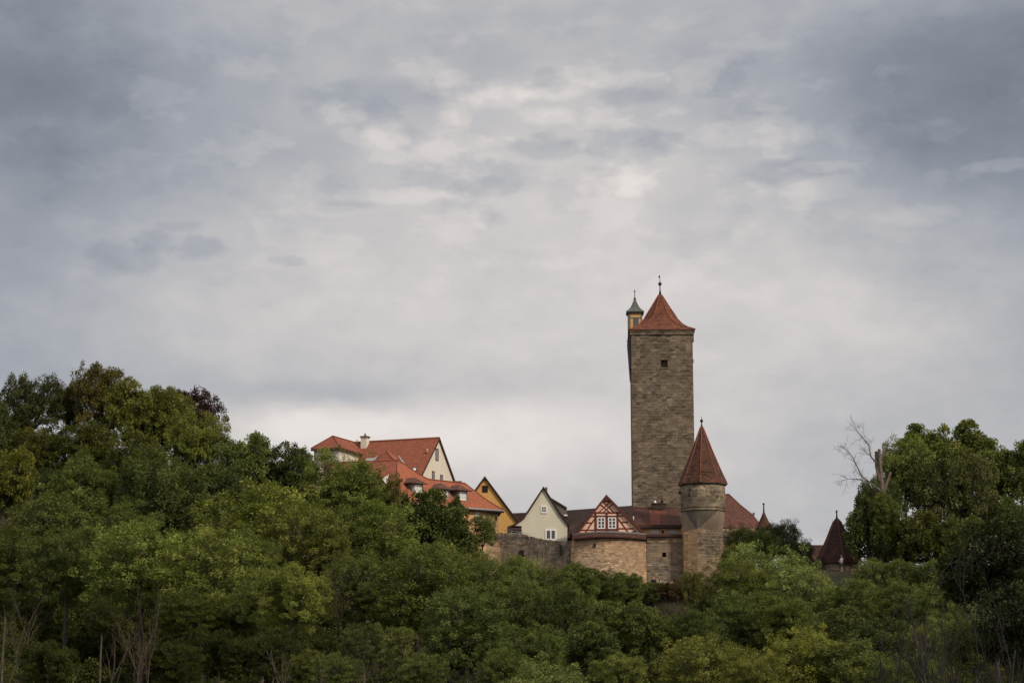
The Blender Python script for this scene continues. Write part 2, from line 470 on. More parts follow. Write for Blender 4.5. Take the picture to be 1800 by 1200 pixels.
# ------------------------------------------------------------------ mesh helpers
class MB:
    def __init__(self, xf=None):
        self.v, self.f, self.mi, self.uv, self.xf, self.sm = [], [], [], [], xf, []

    def poly(self, pts, mi=0, uv=None, smooth=False):
        pts = [Vector(p) for p in pts]
        if self.xf is not None:
            pts = [self.xf @ p for p in pts]
        if uv is None:
            n = Vector((0, 0, 0))
            for i in range(len(pts)):
                a, b = pts[i], pts[(i + 1) % len(pts)]
                n += a.cross(b)
            if n.length < 1e-9:
                return
            n.normalize()
            t = Vector((0, 0, 1)).cross(n)
            t = t.normalized() if t.length > 1e-3 else Vector((1, 0, 0))
            s = n.cross(t)
            uv = [(p.dot(t), p.dot(s)) for p in pts]
        b = len(self.v)
        self.v += pts
        self.f.append(list(range(b, b + len(pts))))
        self.mi.append(mi)
        self.uv.append(uv)
        self.sm.append(smooth)

    def box(self, x0, x1, y0, y1, z0, z1, mi=0):
        a = [(x0, y0, z0), (x1, y0, z0), (x1, y1, z0), (x0, y1, z0), (x0, y0, z1), (x1, y0, z1), (x1, y1, z1), (x0, y1, z1)]
        for q in ((0, 1, 5, 4), (1, 2, 6, 5), (2, 3, 7, 6), (3, 0, 4, 7), (4, 5, 6, 7), (3, 2, 1, 0)):
            self.poly([a[i] for i in q], mi)

    def ext(self, pts, vec, mi=0, side=None):     # extrude a polygon
        pts = [Vector(p) for p in pts]
        vec = Vector(vec)
        self.poly(pts, mi)
        self.poly([p + vec for p in reversed(pts)], mi)
        n = len(pts)
        for i in range(n):
            a, b = pts[i], pts[(i + 1) % n]
            self.poly([b, a, a + vec, b + vec], mi if side is None else side)

    def slab(self, top, bot, mi=0):               # closed sheet with thickness between two matching rings
        n = len(top)
        self.poly(top, mi)
        self.poly(list(reversed(bot)), mi)
        for i in range(n):
            j = (i + 1) % n
            self.poly([top[j], top[i], bot[i], bot[j]], mi)

    def lathe(self, prof, c, n=24, rot=0.0, smooth=True, mi=0, cap=True, R0=None):
        c = Vector(c)
        rr = R0 or max(p[0] for p in prof)
        ring = []
        vv = 0
        vs = [0]
        for i in range(1, len(prof)):
            vv += math.hypot(prof[i][0] - prof[i - 1][0], prof[i][1] - prof[i - 1][1])
            vs.append(vv)
        for r, z in prof:
            ring.append([c + Vector((r * math.sin(rot + 2 * math.pi * k / n), -r * math.cos(rot + 2 * math.pi * k / n), z)) for k in range(n)])
        for i in range(len(prof) - 1):
            for k in range(n):
                k2 = (k + 1) % n
                q = [ring[i][k], ring[i][k2], ring[i + 1][k2], ring[i + 1][k]]
                if smooth:
                    u0, u1 = rr * 2 * math.pi * k / n, rr * 2 * math.pi * (k + 1) / n
                    uv = [(u0, vs[i]), (u1, vs[i]), (u1, vs[i + 1]), (u0, vs[i + 1])]
                else:
                    w0 = prof[i][0] * math.sin(math.pi / n)
                    w1 = prof[i + 1][0] * math.sin(math.pi / n)
                    o = k * 7.3
                    uv = [(o - w0, vs[i]), (o + w0, vs[i]), (o + w1, vs[i + 1]), (o - w1, vs[i + 1])]
                self.poly(q, mi, uv, smooth)
        if cap:
            if prof[0][0] > 1e-4:
                self.poly(list(reversed(ring[0])), mi)
            if prof[-1][0] > 1e-4:
                self.poly(ring[-1], mi)

    def tube(self, pts, rad, n=6, mi=0):
        pts = [Vector(p) for p in pts]
        if isinstance(rad, (int, float)):
            rad = [rad] * len(pts)
        rings = []
        for i, p in enumerate(pts):
            d = (pts[min(i + 1, len(pts) - 1)] - pts[max(i - 1, 0)])
            d = d.normalized() if d.length > 0 else Vector((0, 0, 1))
            a = d.cross(Vector((0.31, 0.95, 0.07))).normalized()
            b = d.cross(a)
            rings.append([p + (a * math.cos(2 * math.pi * k / n) + b * math.sin(2 * math.pi * k / n)) * rad[i] for k in range(n)])
        for i in range(len(pts) - 1):
            for k in range(n):
                k2 = (k + 1) % n
                self.poly([rings[i][k], rings[i + 1][k], rings[i + 1][k2], rings[i][k2]], mi, None, True)
        self.poly(rings[0], mi)
        self.poly(list(reversed(rings[-1])), mi)

    def sphere(self, c, r, n=12, mi=0, sz=1.0):
        self.lathe([(max(1e-5, r * math.sin(math.pi * i / n)), -r * sz * math.cos(math.pi * i / n)) for i in range(n + 1)], c, n, mi=mi, cap=False)

    def build(self, name, mats, parent=None, merge=True):
        off = Vector((0, 0, 0))
        p = parent
        while p is not None:
            off += p.location
            p = p.parent
        me = bpy.data.meshes.new(name)
        me.from_pydata([tuple(v - off) for v in self.v], [], self.f)
        if not isinstance(mats, (list, tuple)):
            mats = [mats]
        for m in mats:
            me.materials.append(M[m] if isinstance(m, str) else m)
        me.polygons.foreach_set('material_index', self.mi)
        me.polygons.foreach_set('use_smooth', self.sm)
        l = me.uv_layers.new(name='UVMap')
        flat = [c for u in self.uv for xy in u for c in xy]
        l.data.foreach_set('uv', flat)
        import bmesh
        bm = bmesh.new()
        bm.from_mesh(me)
        bmesh.ops.remove_doubles(bm, verts=bm.verts, dist=0.0005)
        bmesh.ops.recalc_face_normals(bm, faces=bm.faces)
        bm.to_mesh(me)
        bm.free()
        o = bpy.data.objects.new(name, me)
        col.objects.link(o)
        if parent is not None:
            o.parent = parent
        return o


def tag(o, label=None, cat=None, group=None, kind=None):
    for k, v in (('label', label), ('category', cat), ('group', group), ('kind', kind)):
        if v:
            o[k] = v
    return o


def thing(name, loc, label, cat, group=None):
    o = bpy.data.objects.new(name, None)
    o.location = loc
    o.empty_display_size = 0.5
    col.objects.link(o)
    return tag(o, label, cat, group)


# ------------------------------------------------------------------ terrain
PY = [-400, 0, 40, 90, 110, 135, 170, 200, 208, 214, 218, 232, 260, 300, 600, 1500]
PC = [-1.7, -1.7, -3.5, -10, -9.5, -6, 0.5, 7.0, 10.6, 13.5, 14.0, 16.5, 18, 18, 2, -20]
PL = [-1.7, -1.7, -3.5, -10, -9.5, -4, 3.0, 11.5, 14, 17, 19, 26, 33, 33, 8, -20]
PR = [-1.7, -1.7, -3.5, -9, -8.5, -5, 0.5, 8.0, 13.0, 15.9, 16.1, 16.6, 17, 17, 2, -20]


def ground(x, y):
    x = np.asarray(x, float)
    y = np.asarray(y, float)
    a = x / np.maximum(y, 60)
    wl = np.clip(-a / 0.15, 0, 1)
    wl = wl * wl * (3 - 2 * wl)
    wr = np.clip((a - 0.10) / 0.04, 0, 1)
    wr = wr * wr * (3 - 2 * wr)
    c, l, r = np.interp(y, PY, PC), np.interp(y, PY, PL), np.interp(y, PY, PR)
    z = c + (l - c) * wl + (r - c) * wr
    return z + 0.25 * np.sin(x * 0.31 + 1.3) * np.cos(y * 0.27) * (y > 60)


def G(x, y):
    return float(ground(x, y))
# ------------------------------------------------------------------ ground
def build_ground():
    xs = np.concatenate([np.linspace(-3000, -160, 24), np.linspace(-150, 150, 121), np.linspace(160, 3000, 24)])
    ys = np.concatenate([np.linspace(-400, 50, 14), np.linspace(60, 280, 111), np.linspace(290, 4000, 40)])
    X, Y = np.meshgrid(xs, ys)
    Z = ground(X, Y)
    co = np.stack([X, Y, Z], -1).reshape(-1, 3)
    nx, ny = len(xs), len(ys)
    i = np.arange(nx - 1)[None, :] + np.arange(ny - 1)[:, None] * nx
    f = np.stack([i, i + 1, i + nx + 1, i + nx], -1).reshape(-1, 4)
    me = bpy.data.meshes.new('ground')
    me.from_pydata(co.tolist(), [], f.tolist())
    me.polygons.foreach_set('use_smooth', [True] * len(f))
    m, t, b = new_mat('hill_soil')
    p = objvec(t)
    c = ramp(t, noise(t, p, 0.25, 6, .6).outputs[0], [(.35, (.020, .022, .010)), (.5, (.042, .038, .018)), (.62, (.065, .045, .028)), (.75, (.045, .045, .02))])
    c = mix(t, .7, c, ramp(t, noise(t, p, 3.0, 6, .7).outputs[0], [(.3, (.5, .5, .5)), (.7, (1.3, 1.3, 1.3))]), 'MULTIPLY')
    t.links.new(c, b.inputs['Base Color'])
    bump(t, b, noise(t, p, 2.0, 6, .7).outputs[0], .8, .3)
    me.materials.append(m)
    o = bpy.data.objects.new('ground', me)
    col.objects.link(o)
    tag(o, kind='structure')


build_ground()


# ------------------------------------------------------------------ building helpers
def window(parent, O, U, w, h, rows=2, cols=2, frame='white', pane='glass', fw=0.09, casing=None, cw=0.12, mull=0.05, depth=0.06, out=None):
    """A framed window in the plane through O (bottom left corner) along U (horizontal) and up."""
    U = Vector(U).normalized()
    Z = Vector((0, 0, 1))
    Nn = U.cross(Z).normalized()                # outwards
    O = Vector(O)
    xf = Matrix((( U.x, Nn.x, 0, O.x), (U.y, Nn.y, 0, O.y), (0, 0, 1, O.z), (0, 0, 0, 1)))
    # local x along U, y outwards, z up
    g = MB(xf)
    g.box(fw * .7, w - fw * .7, 0.012, 0.03, fw * .7, h - fw * .7)
    f = MB(xf)
    f.box(0, fw, 0.0, depth, 0, h)
    f.box(w - fw, w, 0.0, depth, 0, h)
    f.box(fw, w - fw, 0.0, depth - .002, 0, fw)
    f.box(fw, w - fw, 0.0, depth - .002, h - fw, h)
    for i in range(1, cols):
        x = w * i / cols
        f.box(x - mull, x + mull, 0.008, depth - .004, fw, h - fw)
    for i in range(1, rows):
        z = h * i / rows
        f.box(fw, w - fw, 0.01, depth - .010, z - mull * .6, z + mull * .6)
    fo = f.build('window', frame, parent)
    g.build('pane', pane, fo)
    if casing:
        c = MB(xf)
        c.box(-cw, -.004, 0.0, depth - .02, -cw, h + cw)
        c.box(w + .004, w + cw, 0.0, depth - .02, -cw, h + cw)
        c.box(-.004, w + .004, 0.0, depth - .02, h + .004, h + cw)
        c.box(-.004, w + .004, 0.0, depth, -cw, -.004)
        c.build('casing', casing, fo)
    return fo


def pwindow(parent, x0, x1, y0, y1, Y, **kw):
    """window given by its photograph rectangle on a wall facing -Y at depth Y"""
    a = P(x0, y1, Y)
    b = P(x1, y0, Y)
    return window(parent, a, (1, 0, 0), b.x - a.x, b.z - a.z, **kw)


def finial(parent, c, h, r=0.05, ball=0.2, ballz=0.6, mat='iron', vane=False, cone=0.18):
    c = Vector(c)
    m = MB()
    m.tube([c, c + Vector((0, 0, h * ballz * .5)), c + Vector((0, 0, h * ballz)), c + Vector((0, 0, h))], [cone, r * 1.6, r * 1.3, r * .5], 8)
    m.sphere(c + Vector((0, 0, h * ballz)), ball * 1.15, 10)
    if vane:
        z = c.z + h * .92
        m.ext([(c.x - .02, c.y, z - .15), (c.x - .2, c.y, z - .05), (c.x - .12, c.y, z + .12), (c.x - .02, c.y, z + .2)], (0, .02, 0))
    return m.build('finial', mat, parent)


def wall_with_hole(m, x0, x1, z0, z1, y, holes, depth, mi=0, mi_in=0):
    xs = sorted({x0, x1, *[h[0] for h in holes], *[h[1] for h in holes]})
    zs = sorted({z0, z1, *[h[2] for h in holes], *[h[3] for h in holes]})
    for i in range(len(xs) - 1):
        for j in range(len(zs) - 1):
            cx, cz = (xs[i] + xs[i + 1]) / 2, (zs[j] + zs[j + 1]) / 2
            if any(h[0] < cx < h[1] and h[2] < cz < h[3] for h in holes):
                continue
            m.poly([(xs[i], y, zs[j]), (xs[i + 1], y, zs[j]), (xs[i + 1], y, zs[j + 1]), (xs[i], y, zs[j + 1])], mi)
    for (a, b, c, d) in holes:
        yb = y + depth
        m.poly([(a, y, c), (a, y, d), (a, yb, d), (a, yb, c)], mi_in)
        m.poly([(b, y, d), (b, y, c), (b, yb, c), (b, yb, d)], mi_in)
        m.poly([(a, y, d), (b, y, d), (b, yb, d), (a, yb, d)], mi_in)
        m.poly([(b, y, c), (a, y, c), (a, yb, c), (b, yb, c)], mi_in)
        m.poly([(a, yb, c), (b, yb, c), (b, yb, d), (a, yb, d)], 1)


def offset_line(pts, d):
    """offset an open XZ polyline (points as Vectors with one Y) downwards along its normal"""
    out = []
    n = len(pts)
    for i in range(n):
        a = pts[max(i - 1, 0)]
        b = pts[min(i + 1, n - 1)]
        t = (b - a).normalized()
        nn = Vector((t.z, 0, -t.x))
        if nn.z > 0:
            nn = -nn
        out.append(pts[i] + nn * d)
    return out


def frontal_gable(parent, outline, apex_i, base_z, Y, depth, wall_mat, roof_mat, over=0.25, thick=0.22, verge='dark_wood', vw=0.2):
    """gable facing the camera. outline: photo points left eave -> apex -> right eave on the plane Y"""
    pts = [P(x, y, Y) for x, y in outline]
    inn = offset_line(pts, thick * .9)
    inn[0].x, inn[-1].x = pts[0].x + .25, pts[-1].x - .25
    inn[apex_i] = pts[apex_i] - Vector((0, 0, thick * 1.5))
    w = MB()
    w.ext([(inn[0].x, Y, base_z)] + [tuple(p) for p in inn] + [(inn[-1].x, Y, base_z)], (0, depth, 0))
    w.build('wall', wall_mat, parent)
    r = MB()
    low = offset_line(pts, thick)
    low[apex_i] = pts[apex_i] - Vector((0, 0, thick * 1.4))
    for i in range(len(pts) - 1):
        a, b, c, d = pts[i], pts[i + 1], low[i + 1], low[i]
        r.ext([a - Vector((0, over, 0)), b - Vector((0, over, 0)), c - Vector((0, over, 0)), d - Vector((0, over, 0))], (0, depth + over, 0))
    ro = r.build('roof', roof_mat, parent)
    v = MB()
    low2 = offset_line(pts, vw)
    low2[apex_i] = pts[apex_i] - Vector((0, 0, vw * 1.4))
    for i in range(len(pts) - 1):
        o = Vector((0, -over - .05, 0))
        v.ext([pts[i] + o, pts[i + 1] + o, low2[i + 1] + o, low2[i] + o], (0, .046, 0))
    v.build('verge_board', verge, ro)
    return pts, ro


def sweep_roof(m, prof, hw, hd, z0, cx, cy, mi=0):
    """square bell-cast roof: prof = [(scale 0..1 of the half width, height)]"""
    rings = []
    for s, z in prof:
        rings.append([(cx - hw * s, cy - hd * s, z0 + z), (cx + hw * s, cy - hd * s, z0 + z), (cx + hw * s, cy + hd * s, z0 + z), (cx - hw * s, cy + hd * s, z0 + z)])
    for i in range(len(rings) - 1):
        for k in range(4):
            k2 = (k + 1) % 4
            m.poly([rings[i][k], rings[i][k2], rings[i + 1][k2], rings[i + 1][k]], mi)
    m.poly(list(reversed(rings[0])), mi)
    return rings


# ------------------------------------------------------------------ 1 the great square tower
def great_tower():
    YF = 236.0
    xl, xr = P(1111.0, 735, YF).x, P(1219.5, 735, YF).x
    zt = P(1165, 581, YF).z
    zb = G(xl, YF) - 1
    W = xr - xl
    D = W
    root = thing('stone_tower', (xl, YF, zb), 'tallest square stone tower with red bell-shaped roof and one small opening', 'tower')
    ang = R(-2.2)
    xf = Matrix.Translation((xl, YF, 0)) @ Matrix.Rotation(ang, 4, 'Z')
    m = MB(xf)
    hx, hz = P(1161.5, 639, YF).x - xl, P(1167, 646, YF).z
    hole = (hx, hx + .82, hz, hz + .92)
    wall_with_hole(m, 0, W, zb, zt, 0, [hole], 0.7, 0, 0)
    m.poly([(W, 0, zb), (W, D, zb), (W, D, zt), (W, 0, zt)])
    m.poly([(W, D, zb), (0, D, zb), (0, D, zt), (W, D, zt)])
    m.poly([(0, D, zb), (0, 0, zb), (0, 0, zt), (0, D, zt)])
    m.poly([(0, 0, zt), (W, 0, zt), (W, D, zt), (0, D, zt)])
    m.build('wall', ['tower_stone', 'tower_stone'], root)
    for nm, bx in (('lintel', (hole[0] - .12, hole[1] + .12, -.04, .0, hole[3], hole[3] + .22)), ('window_sill', (hole[0] - .10, hole[1] + .10, -.08, .0, hole[2] - .14, hole[2]))):
        q = MB(xf)
        q.box(*bx)
        q.build(nm, 'tower_stone', root)
    c = MB(xf)
    c.box(-.14, W + .14, -.14, D + .14, zt - .52, zt - .12)
    c.box(-.22, W + .22, -.22, D + .22, zt - .118, zt + .05)
    c.build('cornice', 'tower_stone', root)
    for bx in ((W + .002, W + .16, .25, .7, zt - 1.35, zt - .53), (W + .002, W + .13, .9, 1.3, zt - 3.75, zt - 3.4), (W + .002, W + .12, 3.2, 3.7, zt - 9.2, zt - 8.8)):
        b = MB(xf)
        b.box(*bx)
        b.build('corbel_stone', 'tower_stone', root)
    r = MB(xf)
    H = W / 2 + .33
    prof = [(1.0, .055), (.985, .12), (.80, .62), (.655, 1.12), (.51, 1.9), (.40, 2.7), (.30, 3.35), (.205, 4.0), (.115, 4.65), (.05, 5.1)]
    rings = []
    for i, (sc_, z) in enumerate(prof):          # square at the eaves, eight-sided above
        k = min(.56, max(.012, (1.02 - sc_) * 1.0))
        q = []
        for a, b_ in ((-(1 - k), -1), ((1 - k), -1), (1, -(1 - k)), (1, (1 - k)), ((1 - k), 1), (-(1 - k), 1), (-1, (1 - k)), (-1, -(1 - k))):
            q.append((W / 2 + H * sc_ * a, D / 2 + H * sc_ * b_, zt + z))
        rings.append(q)
    for i in range(len(rings) - 1):
        for k in range(8):
            k2 = (k + 1) % 8
            r.poly([rings[i][k], rings[i][k2], rings[i + 1][k2], rings[i + 1][k]])
    r.poly(list(reversed(rings[0])))
    r.poly(rings[-1])
    ro = r.build('roof', 'spire_tiles2', root)
    h = MB(xf)
    for k in range(8):
        h.tube([Vector(rg[k]) + Vector((0, 0, .02)) for rg in rings], .07, 6)
    h.build('hip_tiles', 'ridge_tiles', ro)
    top = xf @ Vector((W / 2, D / 2, zt + 5.0))
    finial(ro, top, 2.6, .045, .20, .58, vane=True, cone=.2)
    # stair turret with the timber-framed lantern on the left flank
    lx0, lx1, ly0, ly1 = -.26, 1.42, 2.9, 4.5
    zl0, zl1 = zt - 5.4, zt + 2.85
    lo = MB(xf)
    lo.box(lx0, lx1, ly0, ly1, zt - 1.6, zl1)
    lant = lo.build('lantern', 'lantern_plaster', root)
    sl = MB(xf)
    sl.ext([(-.42, 1.6, zt - 1.0), (-.14, 1.6, zl0), (0.0 - .003, 1.6, zl0 - .3), (0.0 - .003, 1.6, zt - 1.0)], (0, 2.9, 0))
    sl.ext([(-.25, .35, zt - 4.2), (-.003, .35, zt - 4.5), (-.003, .35, zt - .6), (-.25, .35, zt - .9)], (0, 1.0, 0))
    sl.ext([(-.36, .8, zt - 1.9), (-.003, .8, zt - 2.2), (-.003, .8, zt - .55), (-.36, .8, zt - .75)], (0, .75, 0))
    sl.build('slate_cladding', 'slate', lant)
    tm = MB(xf)
    y = ly0 - .045
    for (a, b_, c_, d) in ((lx0 - .02, lx0 + .26, zt - 1.4, zl1), (lx1 - .13, lx1 + .02, zt, zl1), (lx0 + .26, lx1 - .13, zl1 - .74, zl1 - .62),
                           (lx0 + .26, lx1 - .13, zt + .42, zt + .54), (lx0 + .6, lx0 + .68, zt + .54, zl1 - .74), (lx1 - .50, lx1 - .42, zt + .54, zl1 - .74)):
        tm.box(a, b_, y, ly0 - .002, c_, d)
    tm.box(lx0 - .045, lx0 - .002, ly0, ly1, zt - 1.4, zl1)
    tm.build('timber_frame', 'grey_wood', lant)
    wn = MB(xf)
    wn.box(lx0 + .68, lx1 - .50, ly0 - .02, ly0 - .002, zt + .54, zl1 - .74)
    wn.build('window', 'glass_mauve', lant)
    lr = MB(xf)
    cx, cy = (lx0 + lx1) / 2, (ly0 + ly1) / 2
    rg = sweep_roof(lr, [(1.0, 0), (1.0, .10), (.74, .36), (.5, .68), (.34, 1.05), (.2, 1.45), (.1, 1.75)], 1.08, 1.08, zl1, cx, cy)
    lr.poly(rg[-1])
    lro = lr.build('roof', 'copper', lant)
    lb = MB(xf)
    lb.box(cx - .98, cx + .98, cy - .98, cy + .98, zl1 - .16, zl1 - .003)
    lb.build('eave_board', 'dark_wood', lro)
    lt = xf @ Vector((cx, cy, zl1 + 1.65))
    finial(lro, lt, 1.35, .05, .14, .12, cone=.12)
    fb = MB()
    fb.sphere(lt + Vector((0, 0, 1.1)), .1, 8)
    fb.build('ball', 'iron', lro)
    lk = MB(xf)
    lk.box(lx1 + .01, lx1 + 1.5, ly0 + .3, ly1 - .3, zt + .3, zt + 1.35)
    lk.build('link_roof', 'slate', lant)


M['lantern_plaster'] = plaster('lantern_plaster', (.60, .36, .15), (.48, .28, .13), .4)
M['glass_mauve'] = plain('glass_mauve', (.11, .095, .11), .3)
M['spire_tiles2'] = tiles('spire_tiles2', (.23, .078, .040), (.14, .050, .030), (.06, .022, .015), (.075, .034, .024), .65, lich=(.36, .16, .08), scale=.5)
great_tower()


# ------------------------------------------------------------------ 2 the round corner turret
def corner_turret():
    Yc = 220.5
    c = P(1235.5, 870, Yc)
    s = scale_at(Yc, 25)
    z = lambda py: P(1235, py, Yc - 2.4).z
    root = thing('corner_turret', (c.x, Yc, 10), 'round stone turret with pointed red tiled cone, in front of the tall tower', 'turret')
    ze, zband, zcorb, zb = z(846), z(893), z(929), 9.0
    r1 = 39.5 * s
    m = MB()
    m.lathe([(r1 * .985, zband + .02), (r1, zband + .3), (r1 * .995, (ze + zband) / 2), (r1 * .985, ze)], (c.x, Yc, 0), 40)
    drum = m.build('drum', 'turret_stone', root)
    b = MB()
    b.lathe([(r1 * .95, zband - .22), (r1 * 1.008, zband - .12), (r1 * 1.008, zband + .0), (r1 * .97, zband + .06)], (c.x, Yc, 0), 40)
    b.build('string_course', 'turret_stone', root)
    # shaft: a corner turned to the camera
    lx, cx, rx = P(1200.5, 960, Yc).x, P(1226, 960, Yc - 2.2).x, P(1270, 960, Yc - .2).x
    cor = [Vector((lx, Yc - 1.0, 0)), Vector((cx, Yc - 2.1, 0)), Vector((rx, Yc - 1.0, 0)), Vector((rx - .3, Yc + 2.6, 0)), Vector((lx, Yc + 2.6, 0))]
    sh = MB()
    for i in range(5):
        a, d = cor[i], cor[(i + 1) % 5]
        sh.poly([(a.x, a.y, zb), (d.x, d.y, zb), (d.x, d.y, zcorb), (a.x, a.y, zcorb)], 1 if i in (0, 4) else 0)
    sh.build('shaft', ['dark_stone', 'patch_plaster'], root)
    # corbelled transition from the polygon to the drum
    n = 110
    up, lo = [], []
    cc = Vector((c.x, Yc, 0))
    for k in range(n):
        a = 2 * math.pi * k / n
        d = Vector((math.sin(a), -math.cos(a), 0))
        up.append(cc + d * r1 * .955 + Vector((0, 0, zband - .2)))
        best = None
        for i in range(5):
            p, q = cor[i], cor[(i + 1) % 5]
            e = q - p
            den = d.x * e.y - d.y * e.x
            if abs(den) < 1e-9:
                continue
            w = p - cc
            t_ = (w.x * e.y - w.y * e.x) / den
            u_ = (w.x * d.y - w.y * d.x) / den
            if t_ > 0 and -.001 <= u_ <= 1.001:
                best = t_ if best is None else min(best, t_)
        lo.append(cc + d * (best or 2) + Vector((0, 0, zcorb)))
    t = MB()
    for k in range(n):
        k2 = (k + 1) % n
        prev = None
        for j in range(14):
            f0, f1 = j / 14, (j + 1) / 14
            g = lambda A, B, f: A.lerp(B, 0) + (B - A) * f
            e = lambda f: math.sin(f * math.pi / 2)
            def pt(kk, f):
                A, B = lo[kk], up[kk]
                return Vector((A.x + (B.x - A.x) * e(f), A.y + (B.y - A.y) * e(f), A.z + (B.z - A.z) * f))
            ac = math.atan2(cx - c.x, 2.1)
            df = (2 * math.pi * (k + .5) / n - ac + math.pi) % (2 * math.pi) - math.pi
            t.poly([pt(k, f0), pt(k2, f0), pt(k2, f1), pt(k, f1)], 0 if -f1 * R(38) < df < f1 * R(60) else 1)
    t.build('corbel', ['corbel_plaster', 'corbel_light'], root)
    # eight-sided spire
    sp = MB()
    apex = P(1233.5, 751, Yc)
    H = apex.z - ze
    re = 43.5 * s
    rot = R(-11.5)
    prof = [(re * 1.0, ze - .12), (re * .985, ze + .02), (re * .90, ze + .55), (re * .80, ze + 1.15), (re * .42, ze + H * .58), (.16, apex.z)]
    sp.lathe(prof, (apex.x * .4 + c.x * .6, Yc, 0), 8, rot, False)
    so = sp.build('spire', 'spire_tiles', root)
    rd = MB()
    ax = apex.x * .4 + c.x * .6
    for k in range(8):
        a = rot + k * math.pi / 4
        rd.tube([(ax + r * math.sin(a), Yc - r * math.cos(a), zz + .03) for r, zz in prof], .055, 6)
    rd.build('hip_tiles', 'ridge_tiles', so)
    ev = MB()
    ev.lathe([(r1 * .98, ze - .28), (re * .97, ze - .16), (re * .97, ze - .125), (r1 * .9, ze - .125)], (c.x, Yc, 0), 32)
    ev.build('eave_board', 'dark_wood', so)
    # eyebrow vents low on the spire
    vt = MB()
    for (px0, px1, py) in ((1204, 1220, 834), (1231, 1253, 830)):
        a, d = P(px0, py, Yc - 2.45), P(px1, py, Yc - 2.5)
        vt.tube([a, (a + d) / 2 + Vector((0, -.05, .12)), d], .06, 6)
    vt.build('eyebrow_vent', 'old_tiles', so)
    sl = MB()
    for px, py in ((1212, 866), (1260, 869)):
        ang = math.asin((P(px, py, Yc - 2).x - c.x) / (r1 * .99))
        xf = Matrix.Translation((c.x, Yc, 0)) @ Matrix.Rotation(ang, 4, 'Z')
        zz = z(py)
        sl2 = MB(xf)
        sl2.box(-.07, .07, -r1 - .015, -r1 + .05, zz - .32, zz + .05)
        sl2.lathe([(.11, -.0), (.11, .12)], (0, 0, 0), 8) if False else None
        sl2.box(-.11, .11, -r1 - .018, -r1 + .05, zz - .36, zz - .16)
        sl2.build('arrow_slit', 'void', drum)
        hd = MB(xf)
        hd.box(-.35, .35, -r1 - .06, -r1 + .02, zz + .35, zz + .55)
        hd.build('lintel', 'dark_stone', drum)
    hk = MB()
    hk.box(c.x - r1 - .2, c.x - r1 + .1, Yc - .3, Yc, z(864), z(859))
    hk.build('corbel_stone', 'void', drum)
    finial(so, (ax, Yc, apex.z - .1), 1.35, .045, .16, .62, cone=.17)


M['patch_plaster'] = masonry('patch_plaster', .34, .18, (.42, .28, .16), (.35, .22, .12), (.46, .32, .19), (.24, .19, .14),
                             warm=(.46, .28, .14), warm_amt=.6, pale=(.56, .42, .3), pale_amt=.3, dirt_amt=.3, mort=.01)
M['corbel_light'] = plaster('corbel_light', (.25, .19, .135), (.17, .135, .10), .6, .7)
corner_turret()


# ------------------------------------------------------------------ 3 bastion wall
def wall_y(px):
    if px <= 1137:
        t = (px - 1006) / 131.0
        return 221.0 - 1.7 * math.sin(math.pi * max(0, min(1, t)))
    return 220.9


